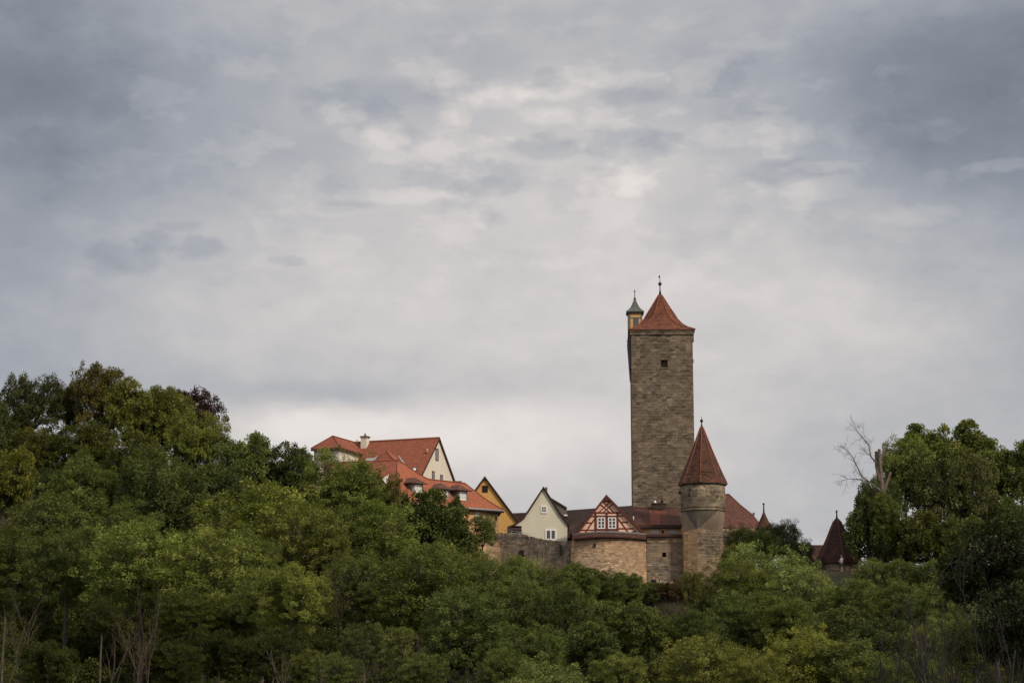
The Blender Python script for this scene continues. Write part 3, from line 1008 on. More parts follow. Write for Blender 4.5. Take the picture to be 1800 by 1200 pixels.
def bastion():
    base = P(1070, 1010, 220)
    root = thing('bastion_wall', (base.x, 220, 10), 'curved sandstone town wall below the half-timbered gable', 'wall')
    pxs = [1006 + i * (131 / 26) for i in range(27)]
    top = []
    for i, px in enumerate(pxs):
        y = wall_y(px)
        py = 943.5
        top.append(P(px, py, y))
    zt = sum(p.z for p in top) / len(top)
    m = MB()
    u = 0
    us = [0]
    for i in range(1, len(top)):
        us.append(us[-1] + (Vector((top[i].x, top[i].y, 0)) - Vector((top[i - 1].x, top[i - 1].y, 0))).length)
    hole = (P(1043.5, 957, 219.4).x, P(1049.5, 957, 219.4).x, P(1046, 961, 219.4).z, P(1046, 954.5, 219.4).z)
    z0 = 8.0
    zs = [z0, zt]
    for i in range(len(top) - 1):
        a, b = top[i], top[i + 1]
        m.poly([(a.x, a.y, z0), (b.x, b.y, z0), (b.x, b.y, zt), (a.x, a.y, zt)], 0,
               [(us[i], z0), (us[i + 1], z0), (us[i + 1], zt), (us[i], zt)], True)
        m.poly([(a.x, a.y, zt), (b.x, b.y, zt), (b.x, b.y + 1.6, zt), (a.x, a.y + 1.6, zt)])
    a, b = top[0], top[-1]
    m.poly([(b.x, b.y, z0), (b.x, b.y + 1.6, z0), (b.x, b.y + 1.6, zt), (b.x, b.y, zt)])
    m.poly([(a.x, a.y + 1.6, z0), (a.x, a.y, z0), (a.x, a.y, zt), (a.x, a.y + 1.6, zt)])
    wl = m.build('wall', 'sandstone', root)
    h = MB()
    h.box(hole[0], hole[1], wall_y(1046) - .03, wall_y(1046) + .3, hole[2], hole[3])
    h.build('loophole', 'void', wl)
    # tiled skirt that follows the curve, with a lead flashing above it
    s, f = MB(), MB()
    for i in range(len(top) - 1):
        def q(i, out, dz):
            p = top[i]
            return Vector((p.x, p.y - out, zt + dz))
        lift = lambda i: .10 * math.sin(math.pi * i / 26.0)
        a0, a1 = q(i, -.25, .38 + lift(i)), q(i + 1, -.25, .38 + lift(i + 1))
        b0, b1 = q(i, .38, -.10 + lift(i)), q(i + 1, .38, -.10 + lift(i + 1))
        th = Vector((0, 0, -.13))
        s.poly([a0, b0, b1, a1])
        s.poly([b0, b0 + th, b1 + th, b1])
        s.poly([a0 + th, a1 + th, b1 + th, b0 + th])
        f.ext([a0 + Vector((0, -.06, -.02)), a1 + Vector((0, -.06, -.02)), a1 + Vector((0, -.06, .13)), a0 + Vector((0, -.06, .13))], (0, .12, 0))
    for i in (0, len(top) - 1):
        p = top[i]
        s.poly([(p.x, p.y + .25, zt + .38), (p.x, p.y + .25, zt + .1), (p.x, p.y - .42, zt - .33), (p.x, p.y - .42, zt - .2)])
    s.build('tile_skirt', 'old_tiles', root)
    f.build('flashing', 'lead', root)

    # straight grey stretch to the right
    r2 = thing('grey_wall', (P(1168, 1000, 220.9).x, 220.9, 10), 'straight grey stone wall with one square hole, between sandstone wall and turret', 'wall')
    x0, x1 = P(1137.5, 980, 220.9).x, P(1203, 980, 220.9).x
    zt2 = P(1168, 943, 220.9).z
    hh = (P(1164, 974, 220.9).x, P(1171, 974, 220.9).x, P(1168, 978.5, 220.9).z, P(1168, 970.5, 220.9).z)
    m = MB()
    wall_with_hole(m, x0, x1, z0, zt2, 220.9, [hh], .6)
    m.poly([(x0, 220.9, zt2), (x1, 220.9, zt2), (x1, 222.5, zt2), (x0, 222.5, zt2)])
    m.build('wall', ['grey_wall_stone', 'void'], r2)
    lt = MB()
    lt.box(x0 + .02, x1, 220.82, 220.898, zt2 - .62, zt2 - .12)
    lt.build('repair_band', 'sandstone', r2)
    cp = MB()
    cp.ext([(x0 + .02, 220.45, zt2 - .02), (x0 + .02, 220.45, zt2 + .16), (x0 + .02, 221.5, zt2 + .42), (x0 + .02, 221.5, zt2 - .02)], (x1 - x0 - .3, 0, 0))
    cp.build('coping', 'old_tiles', r2)


M['grey_wall_stone'] = masonry('grey_wall_stone', 0.45, 0.24, (.215, .175, .135), (.14, .115, .092), (.36, .285, .21), (.10, .083, .068),
                               warm=(.37, .26, .16), warm_amt=0.5, pale=(.46, .37, .28), pale_amt=.5, dirt_amt=.65)
bastion()


# ------------------------------------------------------------------ 4 half-timbered gable
def timbered_house():
    Y = 221.6
    b = P(1073, 942, Y)
    root = thing('timbered_house', (b.x, Y, b.z - 3), 'half-timbered house with pink panels and two white windows on the sandstone wall', 'house')
    pts, ro = frontal_gable(root, [(1009, 941), (1065.5, 869), (1137, 941)], 1, b.z - 3, Y, 9.5, 'pink_panel', 'old_tiles', .30, .20, 'timber', .25)
    t = MB()

    def beam(x0, y0, x1, y1, w=3.0, d=.05):
        a, c = P(x0, y0, Y), P(x1, y1, Y)
        hw = w * scale_at(Y, 25) / 2
        dr = (c - a).normalized()
        n = Vector((dr.z, 0, -dr.x)) * hw
        o = Vector((0, -d, 0))
        t.ext([a + n + o, c + n + o, c - n + o, a - n + o], (0, d - .002, 0))
    beam(1040, 900.7, 1090, 900.7, 2.6, .05)
    beam(1016, 939.8, 1128, 939.8, 3.4, .055)
    for x in (1046.7, 1085.6):
        beam(x, 900, x, 939, 3.2, .06)
    beam(1066.3, 900, 1066.3, 939, 3.4, .062)
    beam(1046, 907, 1086, 907, 2.8, .07)
    beam(1046, 930.4, 1086, 930.4, 2.8, .07)
    beam(1029, 918.4, 1041.5, 918.4, 2.2, .045)
    beam(1018.5, 931.2, 1046, 931.2, 2.2, .045)
    beam(1037, 907, 1046, 907, 2.2, .045)
    beam(1045.5, 911.5, 1026, 939.5, 2.4, .04)
    beam(1090, 917.3, 1104, 917.3, 2.2, .045)
    beam(1086, 928.6, 1115, 928.6, 2.2, .045)
    beam(1086, 906.5, 1095, 906.5, 2.2, .045)
    beam(1087, 911.5, 1107, 939, 2.4, .04)
    beam(1053, 899.8, 1072.5, 881.5, 1.9, .035)
    beam(1060.3, 899.8, 1077, 885.5, 1.9, .037)
    beam(1078.8, 899.8, 1059.5, 881.5, 1.9, .039)
    beam(1071.7, 899.8, 1055, 885.5, 1.9, .041)
    beam(1059, 880.6, 1072, 880.6, 2.5, .056)
    t.build('timber_frame', 'timber', root)
    for x0, x1 in ((1049.4, 1064.2), (1068.4, 1083.4)):
        pwindow(root, x0 + .6, x1 - .6, 908.8, 928.8, Y, rows=3, cols=2, pane='glass', fw=.11, mull=.055, depth=.09)
    g = MB()
    a = P(1012, 924, Y + 1.5)
    g.build('verge', 'timber', root) if g.f else None


timbered_house()


# ------------------------------------------------------------------ 5 low house on the wall, right of the gable
def ridge_house():
    root = thing('low_house', tuple(P(1165, 942, 224)), 'low house with patched dark red roof at the foot of the tall tower', 'house')
    Yr, Ye = 229.0, 222.4
    zr = P(1160, 892.5, Yr).z
    ze = P(1160, 922, Ye).z
    x0, x1 = P(1096, 922, Ye).x, P(1199, 922, Ye).x
    r = MB()
    top = [(x0, Ye, ze), (x1, Ye, ze), (x1, Yr, zr), (x0, Yr, zr)]
    bot = [(x, y + .05, z - .22) for x, y, z in top]
    r.slab(top, bot)
    ro = r.build('roof', 'patched_tiles', root)
    pn = Vector((0, -(zr - ze), Yr - Ye)).normalized()
    po = Vector((0, Ye, ze)) + pn * .012
    q = [PP(x, y, po, pn) for x, y in ((1141.5, 893.5), (1146, 893.5), (1147, 899), (1160, 899), (1160.5, 921.5), (1143, 921.5))]
    tp = MB()
    tp.slab(q, [v - pn * .03 for v in q])
    tp.build('repaired_tiles', 'repair_tiles', ro)
    rc = MB()
    rc.tube([(x0, Yr, zr), (x1, Yr, zr)], .09, 6)
    rc.build('ridge_cap', 'old_tiles', ro)
    f = MB()
    f.box(x0 + .2, x1 - .02, Ye + .02, Ye + .14, ze - .36, ze - .12)
    f.build('gutter', 'dark_wood', ro)
    w = MB()
    zb = P(1160, 944, 222.9).z - 2
    w.box(x0 + .5, x1 - .05, 223.0, 229.5, zb, P(1160, 929, 223).z)
    w.build('wall', 'orange_wall', root)
    w = MB()
    w.box(x0 + .5, x1 - .05, 223.35, 229.4, P(1160, 929, 223).z + .002, ze - .1)
    w.build('eave_shade_wall', 'dark_wood', root)  # recessed wall strip, its dark colour paints in the roof overhang's shadow
    pwindow(root, 1143.5, 1157, 931.5, 942, 223.0, rows=1, cols=2, pane='curtain_glass', fw=.08, mull=.07)
    pwindow(root, 1174.5, 1190, 931.5, 942, 223.0, rows=1, cols=2, pane='curtain_glass', frame='zinc', fw=.09, mull=.06)
    v = MB()
    a, c = P(1163, 936.5, 223), P(1167, 932, 223)
    v.box(a.x, c.x, 222.95, 222.998, a.z, c.z)
    v.build('vent', 'void', root)
    # chimney
    yc = 228.0
    a, c = P(1146.5, 897, yc), P(1169, 885.5, yc)
    m = MB()
    m.box(a.x, c.x, yc, yc + 1.1, a.z - .8, c.z)
    m.box(a.x - .07, c.x + .07, yc - .07, yc + 1.17, c.z + .002, c.z + .12)
    ch = m.build('chimney', 'soot_brick', ro)
    m = MB()
    p = P(1163.7, 884, yc + .5)
    m.tube([p, (p.x, p.y, P(1163.7, 876, yc + .5).z)], .14, 8)
    m.build('chimney_pipe', 'iron', ch)
    m = MB()
    p = P(1151.5, 884.5, yc + .5)
    m.lathe([(.17, 0), (.14, .2), (.02, .38)], p, 8)
    m.build('chimney_cowl', 'white', ch)
    m = MB()
    p = P(1113.5, 915, 223.7)
    m.tube([p, p + Vector((0, 0, .5))], .06, 6)
    m.build('vent_pipe', 'white', ro)
    # darker wing behind, running left to the pale house
    r2 = thing('roofed_range', tuple(P(1050, 925, 232)), 'long low range with dark brown roof between pale gable and tall tower', 'house')
    A, B = P(996, 897.5, 233), P(1112, 888, 230.0)
    B.z = A.z
    B = PP(1112, 888, A, Vector((0, 0, 1)))
    dy = Vector((0, -6.0, -3.6))
    A2 = A + Vector((-1, 0, 0))
    m = MB()
    m.slab([A2 + dy, B + dy, B, A2], [A2 + dy - Vector((0, 0, .2)), B + dy - Vector((0, 0, .2)), B - Vector((0, 0, .2)), A2 - Vector((0, 0, .2))])
    m.slab([B + Vector((0, 6, -3.6)), A2 + Vector((0, 6, -3.6)), A2, B], [B + Vector((0, 6, -3.8)), A2 + Vector((0, 6, -3.8)), A2 - Vector((0, 0, .2)), B - Vector((0, 0, .2))])
    m.build('roof', 'dark_tiles', r2)
    m = MB()
    m.ext([A2 + dy + Vector((.2, .3, .1)), A2 + Vector((.2, 0, -.25)), A2 + Vector((.2, 5.7, -3.6)), A2 + Vector((.2, 5.7, -8)), A2 + Vector((.2, -5.7, -8))], (B - A2) - Vector((.4, 0, 0)))
    m.build('wall', 'dark_wood', r2)


M['repair_tiles'] = tiles('repair_tiles', (.22, .070, .042), (.17, .055, .035), (.06, .025, .02), (.12, .045, .032), .5)
M['soot_brick'] = masonry('soot_brick', .25, .09, (.07, .055, .042), (.05, .04, .032), (.10, .08, .06), (.03, .025, .02), mort=.01)
ridge_house()


# lean-to porch between the pale house and the timbered gable
def lean_to():
    root = thing('lean_to', tuple(P(1004, 945, 223)), 'small dark lean-to roof squeezed between pale house and half-timbered gable', 'shed')
    m = MB()
    a, b = P(1001, 929, 223.3), P(1030, 912, 225.5)
    pts = [P(1000.5, 936, 222.4), P(1018, 936, 222.4), P(1026, 915, 224.6), P(1001, 921, 224.6)]
    m.slab(pts, [p - Vector((0, 0, .18)) for p in pts])
    m.build('roof', 'dark_tiles', root)
    m = MB()
    q = [P(1001, 944, 222.9), P(1016, 944, 222.9), P(1016, 937, 222.9), P(1001, 937, 222.9)]
    m.ext(q, (0, 1.5, 0))
    m.build('wall', 'timber', root)


lean_to()


# ------------------------------------------------------------------ 6 pale house
def pale_house():
    Y = 226.0
    b = P(958, 950, Y)
    root = thing('pale_house', (b.x, Y, b.z - 4), 'pale green plastered house with steep gable, left of the half-timbered one', 'house')
    pts, ro = frontal_gable(root, [(916, 912), (927, 897.5), (955.3, 854.5), (972, 880), (985, 901), (1001, 921)], 2, b.z - 4, Y, 9, 'pale_green', 'old_tiles', .22, .22, 'dark_wood', .15)
    # swept catslide to the left
    m = MB()
    tp = [P(891.5, 925.5, Y - .2), P(905, 919.5, Y - .2), P(920, 908.5, Y - .2)]
    for i in range(2):
        a, c = tp[i], tp[i + 1]
        d = Vector((0, 0, -.22))
        m.ext([a, c, c + d, a + d], (0, 6, 0))
    m.build('side_roof', 'old_tiles', ro)
    w = MB()
    q = [P(900, 923.5, Y), P(920, 910.5, Y), P(920, 938, Y), P(917, 938, Y), P(917, 924, Y)]
    w.ext(q, (0, .25, 0))
    w.build('side_wall', 'pale_green', root)
    pwindow(root, 951.2, 961, 889.2, 900.6, Y, rows=2, cols=2, fw=.10, mull=.035, casing='white', cw=.07, depth=.08)
    pwindow(root, 959.5, 977, 930.5, 948, Y, rows=1, cols=2, pane='glass', fw=.11, mull=.08, casing='white', cw=.10, depth=.08)
    # dormer on the right slope
    y0 = Y + .9
    d = MB()
    q = [P(966, 880, y0), P(971, 877.5, y0), P(995, 892, y0), P(996.5, 903, y0), P(992, 908, y0)]
    d.ext(q, (0, 2.6, 0))
    do = d.build('dormer', 'grey_wood', ro)
    r = MB()
    q = [P(969, 874.5, y0 - .15), P(996.5, 891, y0 - .15)]
    th = Vector((0, 0, -.2))
    r.ext([q[0], q[1], q[1] + th, q[0] + th], (0, 3, 0))
    r.build('dormer_roof', 'dark_tiles', do)
    t = MB()
    a, c = P(991.5, 906.5, y0 - .1), P(997.5, 903.8, y0 - .1)
    t.box(a.x, c.x, y0 - .1, y0 + 2.7, a.z, c.z)
    t.build('gutter', 'white', do)
    c = MB()
    a, e = P(958.5, 866, Y + 2), P(962.2, 855.5, Y + 2)
    c.box(a.x, e.x, Y + 2, Y + 2.7, a.z - .3, e.z)
    c.build('chimney', 'brick', ro)


pale_house()


def shed_left():
    root = thing('open_shed', tuple(P(904, 940, 225)), 'small open shed with brown roof left of the pale house', 'shed')
    Y = 225.2
    m = MB()
    q = [P(891.5, 930, Y), P(916.6, 930, Y), P(916.6, 923.5, Y + 1.8), P(893.5, 923.5, Y + 1.8)]
    m.slab(q, [p - Vector((0, 0, .15)) for p in q])
    m.build('roof', 'dark_tiles', root)
    m = MB()
    a, b = P(894, 944, Y + 1.2), P(916.5, 929, Y + 1.2)
    m.box(a.x, b.x, Y + 1.2, Y + 3, a.z, b.z)
    m.build('back_wall', 'dark_wood', root)
    for px in (893.5, 908):
        m = MB()
        p = P(px, 944, Y + .15)
        m.box(p.x - .06, p.x + .06, Y + .1, Y + .22, p.z, P(px, 930.5, Y).z)
        m.build('post', 'dark_wood', root)
    r3 = thing('railing', tuple(P(905, 938, 224)), 'thin grey railing on top of the rubble wall by the open shed', 'railing')
    m = MB()
    a, b, c = P(885, 931.5, 224), P(914, 934.5, 223.6), P(931, 938.5, 223.4)
    m.tube([a, b, c], .035, 6)
    for p in (a, (a + b) / 2, b, c):
        m.tube([p, p - Vector((0, 0, .9))], .03, 5)
    m.build('rail', 'zinc', r3)
    m = MB()
    a, b = P(884, 938, 223.9), P(914, 937, 223.6)
    m.tube([a, b], .025, 5)
    m.build('rail', 'zinc', r3)


shed_left()


# ------------------------------------------------------------------ 7 rubble wall
def rubble_wall():
    root = thing('rubble_wall', tuple(P(935, 990, 222.5)), 'old dark rubble wall running below the pale green house', 'wall')
    line = [(858, 947, 225.0), (868, 940, 224.8), (879, 935.5, 224.6), (895, 935.5, 224.3), (913, 937.5, 224.0), (930, 941.5, 223.6), (945, 945, 223.2),
            (957, 948, 222.9), (972, 949.5, 222.5), (986, 950.5, 222.0), (1000, 950, 221.5), (1009, 950.5, 221.1)]
    rnd = random.Random(4)
    top = []
    for i in range(len(line) - 1):
        for k in range(5):
            f = k / 5
            a, b = line[i], line[i + 1]
            p = P(a[0] + (b[0] - a[0]) * f, a[1] + (b[1] - a[1]) * f, a[2] + (b[2] - a[2]) * f)
            p.z += rnd.uniform(-.07, .07)
            top.append(p)
    top.append(P(*line[-1]))
    m = MB()
    u = 0
    zb = 9
    NZ = 14
    cols_ = []
    for i, p in enumerate(top):
        colp = []
        for j in range(NZ + 1):
            z = zb + (p.z - zb) * j / NZ
            o = rnd.uniform(-.035, .035)
            colp.append(Vector((p.x, p.y + o - (p.z - z) * .03, z)))
        cols_.append(colp)
    for i in range(len(top) - 1):
        u2 = u + (top[i + 1] - top[i]).xy.length
        for j in range(NZ):
            a, b, c, d = cols_[i][j], cols_[i + 1][j], cols_[i + 1][j + 1], cols_[i][j + 1]
            m.poly([a, b, c, d], 0, [(u, a.z), (u2, b.z), (u2, c.z), (u, d.z)])
        a, b = cols_[i][NZ], cols_[i + 1][NZ]
        m.poly([a, b, b + Vector((0, .9, 0)), a + Vector((0, .9, 0))])
        u = u2
    m.build('wall', 'rubble', root)
    s = MB()
    for px, py, w, h in ((986, 966, 1.6, 9), (917, 978, 4.0, 12)):
        a, b = P(px - w, py + h, wall_rub(px) - .12), P(px + w, py - h, wall_rub(px) - .12)
        s.box(a.x, b.x, a.y - .05, a.y + .4, a.z, b.z)
    s.build('weathered_gap', 'void', root)
    r2 = thing('buttress', tuple(P(868, 985, 223)), 'broken pale sandstone buttress at the left end of the rubble wall', 'wall')
    m = MB()
    q = [P(850, 1010, 223.6), P(882, 1010, 223.6), P(881, 965, 223.8), P(876, 950, 224.0), P(866, 944, 224.2), P(857, 946, 224.2), P(852, 965, 224)]
    m.ext(q, (0, 1.4, 0))
    m.build('wall', 'patch_stone', r2)
    m = MB()
    q = [P(1003, 1010, 221.05), P(1012, 1010, 220.6), P(1010, 950.5, 220.75), P(1004, 950.5, 221.1)]
    m.ext(q, (0, .7, 0))
    r4 = tag(m.build('quoin_pier', 'patch_stone'), 'narrow pale stone pier where rubble wall meets sandstone wall', 'wall')


def wall_rub(px):
    return float(np.interp(px, [858, 913, 957, 1009], [225.0, 224.0, 222.9, 221.1]))


rubble_wall()


# ------------------------------------------------------------------ 8 yellow house
def yellow_house():
    Y = 240.0
    b = P(870, 940, Y)
    root = thing('yellow_house', (b.x, Y, b.z - 4), 'bright yellow house with steep gable and one square attic window', 'house')
    frontal_gable(root, [(792, 918), (852.2, 836.5), (913, 918)], 1, b.z - 4, Y, 9, 'yellow', 'old_tiles', .25, .24, 'dark_wood', .16)
    window(root, P(847.4, 865, Y), (1, 0, 0), P(857.8, 865, Y).x - P(847.4, 865, Y).x, P(850, 853, Y).z - P(850, 865, Y).z, rows=1, cols=1, frame='timber', pane='void', fw=.07)
    r = thing('back_house', tuple(P(915, 925, 250)), 'distant dark red roof between yellow gable and pale gable', 'house')
    A, B = P(897, 901.5, 251), P(936, 900.5, 250)
    B.z = A.z
    m = MB()
    dy = Vector((0, -4, -3.6))
    th = Vector((0, 0, .2))
    m.slab([A + dy, B + dy, B, A], [A + dy - th, B + dy - th, B - th, A - th])
    m.build('roof', 'old_tiles', r)
    m = MB()
    m.ext([A + dy + Vector((.1, .2, 0)), A - th * 1.2, A + Vector((.1, 3.8, -3.6)), A + Vector((.1, 3.8, -9)), A + Vector((.1, -3.8, -9))], B - A)
    m.build('wall', 'cream', r)


yellow_house()


# ------------------------------------------------------------------ 9 large white house with red roof
def big_house():
    A = P(770.7, 769.3, 240.0)                      # gable end of the ridge
    d = Vector((-.93, .37, 0)).normalized()         # along the ridge, away
    p = Vector((d.y, -d.x, 0))                      # across; +p is away from the camera
    if p.y < 0:
        p = -p
    L = 14.5
    root = thing('white_house', (A.x, A.y, G(A.x, A.y)), 'large white house with broad red roof and tall gable, highest of the houses', 'house')
    sl = .98
    hw = 7.0
    zb = A.z - 14
    def pt(l, w, z):
        q = A + d * l + p * w
        return Vector((q.x, q.y, z))
    th = Vector((0, 0, .25))
    r = MB()
    for sgn in (-1, 1):
        e0, e1 = pt(-.15, sgn * (hw + .4), A.z - sl * (hw + .4)), pt(L, sgn * (hw + .4), A.z - sl * (hw + .4))
        q = [e0, e1, pt(L, 0, A.z), pt(-.15, 0, A.z)]
        r.slab(q, [v - th for v in q])
    ro = r.build('roof', 'red_tiles', root)
    rc = MB()
    rc.tube([pt(-.15, 0, A.z + .02), pt(L, 0, A.z + .02)], .11, 6)
    rc.build('ridge_cap', 'ridge_tiles', ro)
    vb = MB()
    for sgn in (-1, 1):
        a, b = pt(-.2, 0, A.z + .02), pt(-.2, sgn * (hw + .4), A.z - sl * (hw + .4) + .02)
        vb.ext([a, b, b - th * 1.2, a - th * 1.2], d * .05)
    vb.build('verge_board', 'dark_wood', ro)
    w = MB()
    w.ext([pt(0, -hw, zb), pt(0, hw, zb), pt(0, hw, A.z - sl * hw - .35), pt(0, 0, A.z - .35), pt(0, -hw, A.z - sl * hw - .35)], d * (L - .3))
    w.build('wall', 'cream', root)
    n = -d
    U = Vector((p.x, p.y, 0))
    for (x0, x1, y0, y1, rows) in ((765.6, 770.4, 789.5, 807.5, 2), (759.4, 763.6, 829, 843, 2), (773.8, 778.0, 835.5, 846, 2)):
        a = PP(x0, y1, A, n)
        b = PP(x1, y0, A, n)
        window(root, a, U, (b - a).xy.length, b.z - a.z, rows=rows, cols=2, frame='grey_wood', pane='curtain_glass', fw=.09, mull=.03, casing='timber', cw=.06)
    # chimney through the front slope near the ridge
    ns = Vector((-p.x * sl, -p.y * sl, 1)).normalized()
    base = PP(641.5, 783, A, Vector((p.x * -sl, p.y * -sl, 1)))
    c = MB()
    s = scale_at(240, 34)
    u = d * (-1)
    wch = 14.5 * s / (abs(u.x) + .36) / 2
    top_z = P(641.5, 769.5, base.y).z
    def cpt(a, b, z):
        q = base + u * a + p * b
        return Vector((q.x, q.y, z))
    k = wch
    c.slab([cpt(-k, -k, top_z), cpt(k, -k, top_z), cpt(k, k, top_z), cpt(-k, k, top_z)], [cpt(-k, -k, base.z - 1.2), cpt(k, -k, base.z - 1.2), cpt(k, k, base.z - 1.2), cpt(-k, k, base.z - 1.2)])
    ch = c.build('chimney', 'cream', ro)
    c = MB()
    k = wch + .09
    c.slab([cpt(-k, -k, top_z + .2), cpt(k, -k, top_z + .2), cpt(k, k, top_z + .2), cpt(-k, k, top_z + .2)], [cpt(-k, -k, top_z + .003), cpt(k, -k, top_z + .003), cpt(k, k, top_z + .003), cpt(-k, k, top_z + .003)])
    c.lathe([(.13, top_z + .2), (.11, top_z + .5), (.02, top_z + .62)], (base.x, base.y, 0), 8)
    c.build('chimney_cap', 'dark_stone', ch)
    # small vents on the roof
    for vx, vy in ((750.9, 797), (627.5, 781)):
        v = MB()
        q = PP(vx, vy, A, Vector((-p.x * sl, -p.y * sl, 1)))
        v.tube([q, q + Vector((0, 0, .6))], .11, 6)
        v.build('vent_pipe', 'ochre', ro)
    # skylight
    ns = Vector((-p.x * sl, -p.y * sl, 1)).normalized()
    q = [PP(x, y, A + ns * .12, ns) for x, y in ((724, 821), (733.5, 820.5), (731, 828), (727, 827.5))]
    m = MB()
    m.slab(q, [a - ns * .2 for a in q])
    sk = m.build('skylight', 'dark_wood', ro)
    q = [PP(x, y, A + ns * .14, ns) for x, y in ((725.6, 822.3), (731.8, 822), (730.4, 826.6), (727.5, 826.4))]
    m = MB()
    m.slab(q, [a - ns * .05 for a in q])
    m.build('pane', 'sky_glass', sk)
    # stair wing with the hipped roof
    ap = P(585, 766.2, A.z / P(585, 766.2, 1).z)
    s1 = Vector((.93, -.37, 0)).normalized()
    f1 = Vector((-.37, -.93, 0)).normalized()
    k, h = 1.95, 1.85
    zc = ap.z - 1.65
    cr = ap + s1 * k + f1 * h
    cl = ap - s1 * k + f1 * h
    cr.z = cl.z = zc
    br, bl = cr - f1 * 9.0, cl - f1 * 9.0
    rb = ap - f1 * 7.5
    m = MB()
    th2 = Vector((0, 0, .14))
    for q in ([cl, cr, ap], [cr, br, rb, ap], [bl, cl, ap, rb]):
        m.poly(q)
    m.poly([cl - th2, bl - th2, br - th2, cr - th2])
    for a, b in ((cl, cr), (cr, br), (bl, cl)):
        m.poly([a, a - th2, b - th2, b])
    wr = m.build('wing_roof', 'red_tiles', ro)
    m = MB()
    for q in ([cr, ap], [cl, ap], [ap, rb]):
        m.tube([v + Vector((0, 0, .03)) for v in q], .08, 6)
    m.build('hip_tiles', 'ridge_tiles', wr)
    m = MB()
    i0, i1 = cl + s1 * .25 - f1 * .3, cr - s1 * .25 - f1 * .3
    q = [i0, i1, i1 - f1 * 8, i0 - f1 * 8]
    m.slab([Vector((v.x, v.y, zc - .143)) for v in q], [Vector((v.x, v.y, zc - 13)) for v in q])
    m.build('wing_wall', 'cream', root)
    m = MB()
    for a, b in ((cl, cr), (cr, br)):
        dd = (b - a).normalized()
        nn = Vector((dd.y, -dd.x, 0)) * .08
        m.ext([a - th2 - nn * 0, b - th2, b - th2 * 2.2, a - th2 * 2.2], nn)
    m.build('gutter', 'dark_wood', wr)
    # hipped dormer low on the front slope
    ap2 = PP(679.5, 793, A + ns * .9, ns)
    ql = [PP(656, 810.5, A + ns * .15, ns), PP(692.5, 808, A + ns * 1.0, ns), PP(714, 818, A + ns * .15, ns)]
    back = PP(690, 796, A - ns * .2, ns)
    m = MB()
    m.poly([ql[0], ql[1], ap2])
    m.poly([ql[1], ql[2], back, ap2])
    m.poly([ql[0], ap2, back])
    dm = m.build('dormer_roof', 'orange_tiles', ro)
    m = MB()
    m.tube([ap2, ql[1]], .07, 6)
    m.tube([ap2, ql[0]], .06, 6)
    m.build('hip_tiles', 'ridge_tiles', dm)
    m = MB()
    q = [PP(x, y, A + ns * .5, ns) for x, y in ((699, 800), (702, 801), (715, 818), (711.5, 818))]
    m.slab(q, [a - ns * .2 for a in q])
    m.build('flashing', 'zinc', dm)
    m = MB()
    q = [PP(x, y, A + ns * .55, ns) for x, y in ((642, 805), (657, 804.5), (664, 800.5), (662, 803), (655.5, 809.5), (642, 809.5))]
    m.slab(q, [a - ns * .9 for a in q])
    m.build('flat_dormer', 'zinc', ro)


big_house()


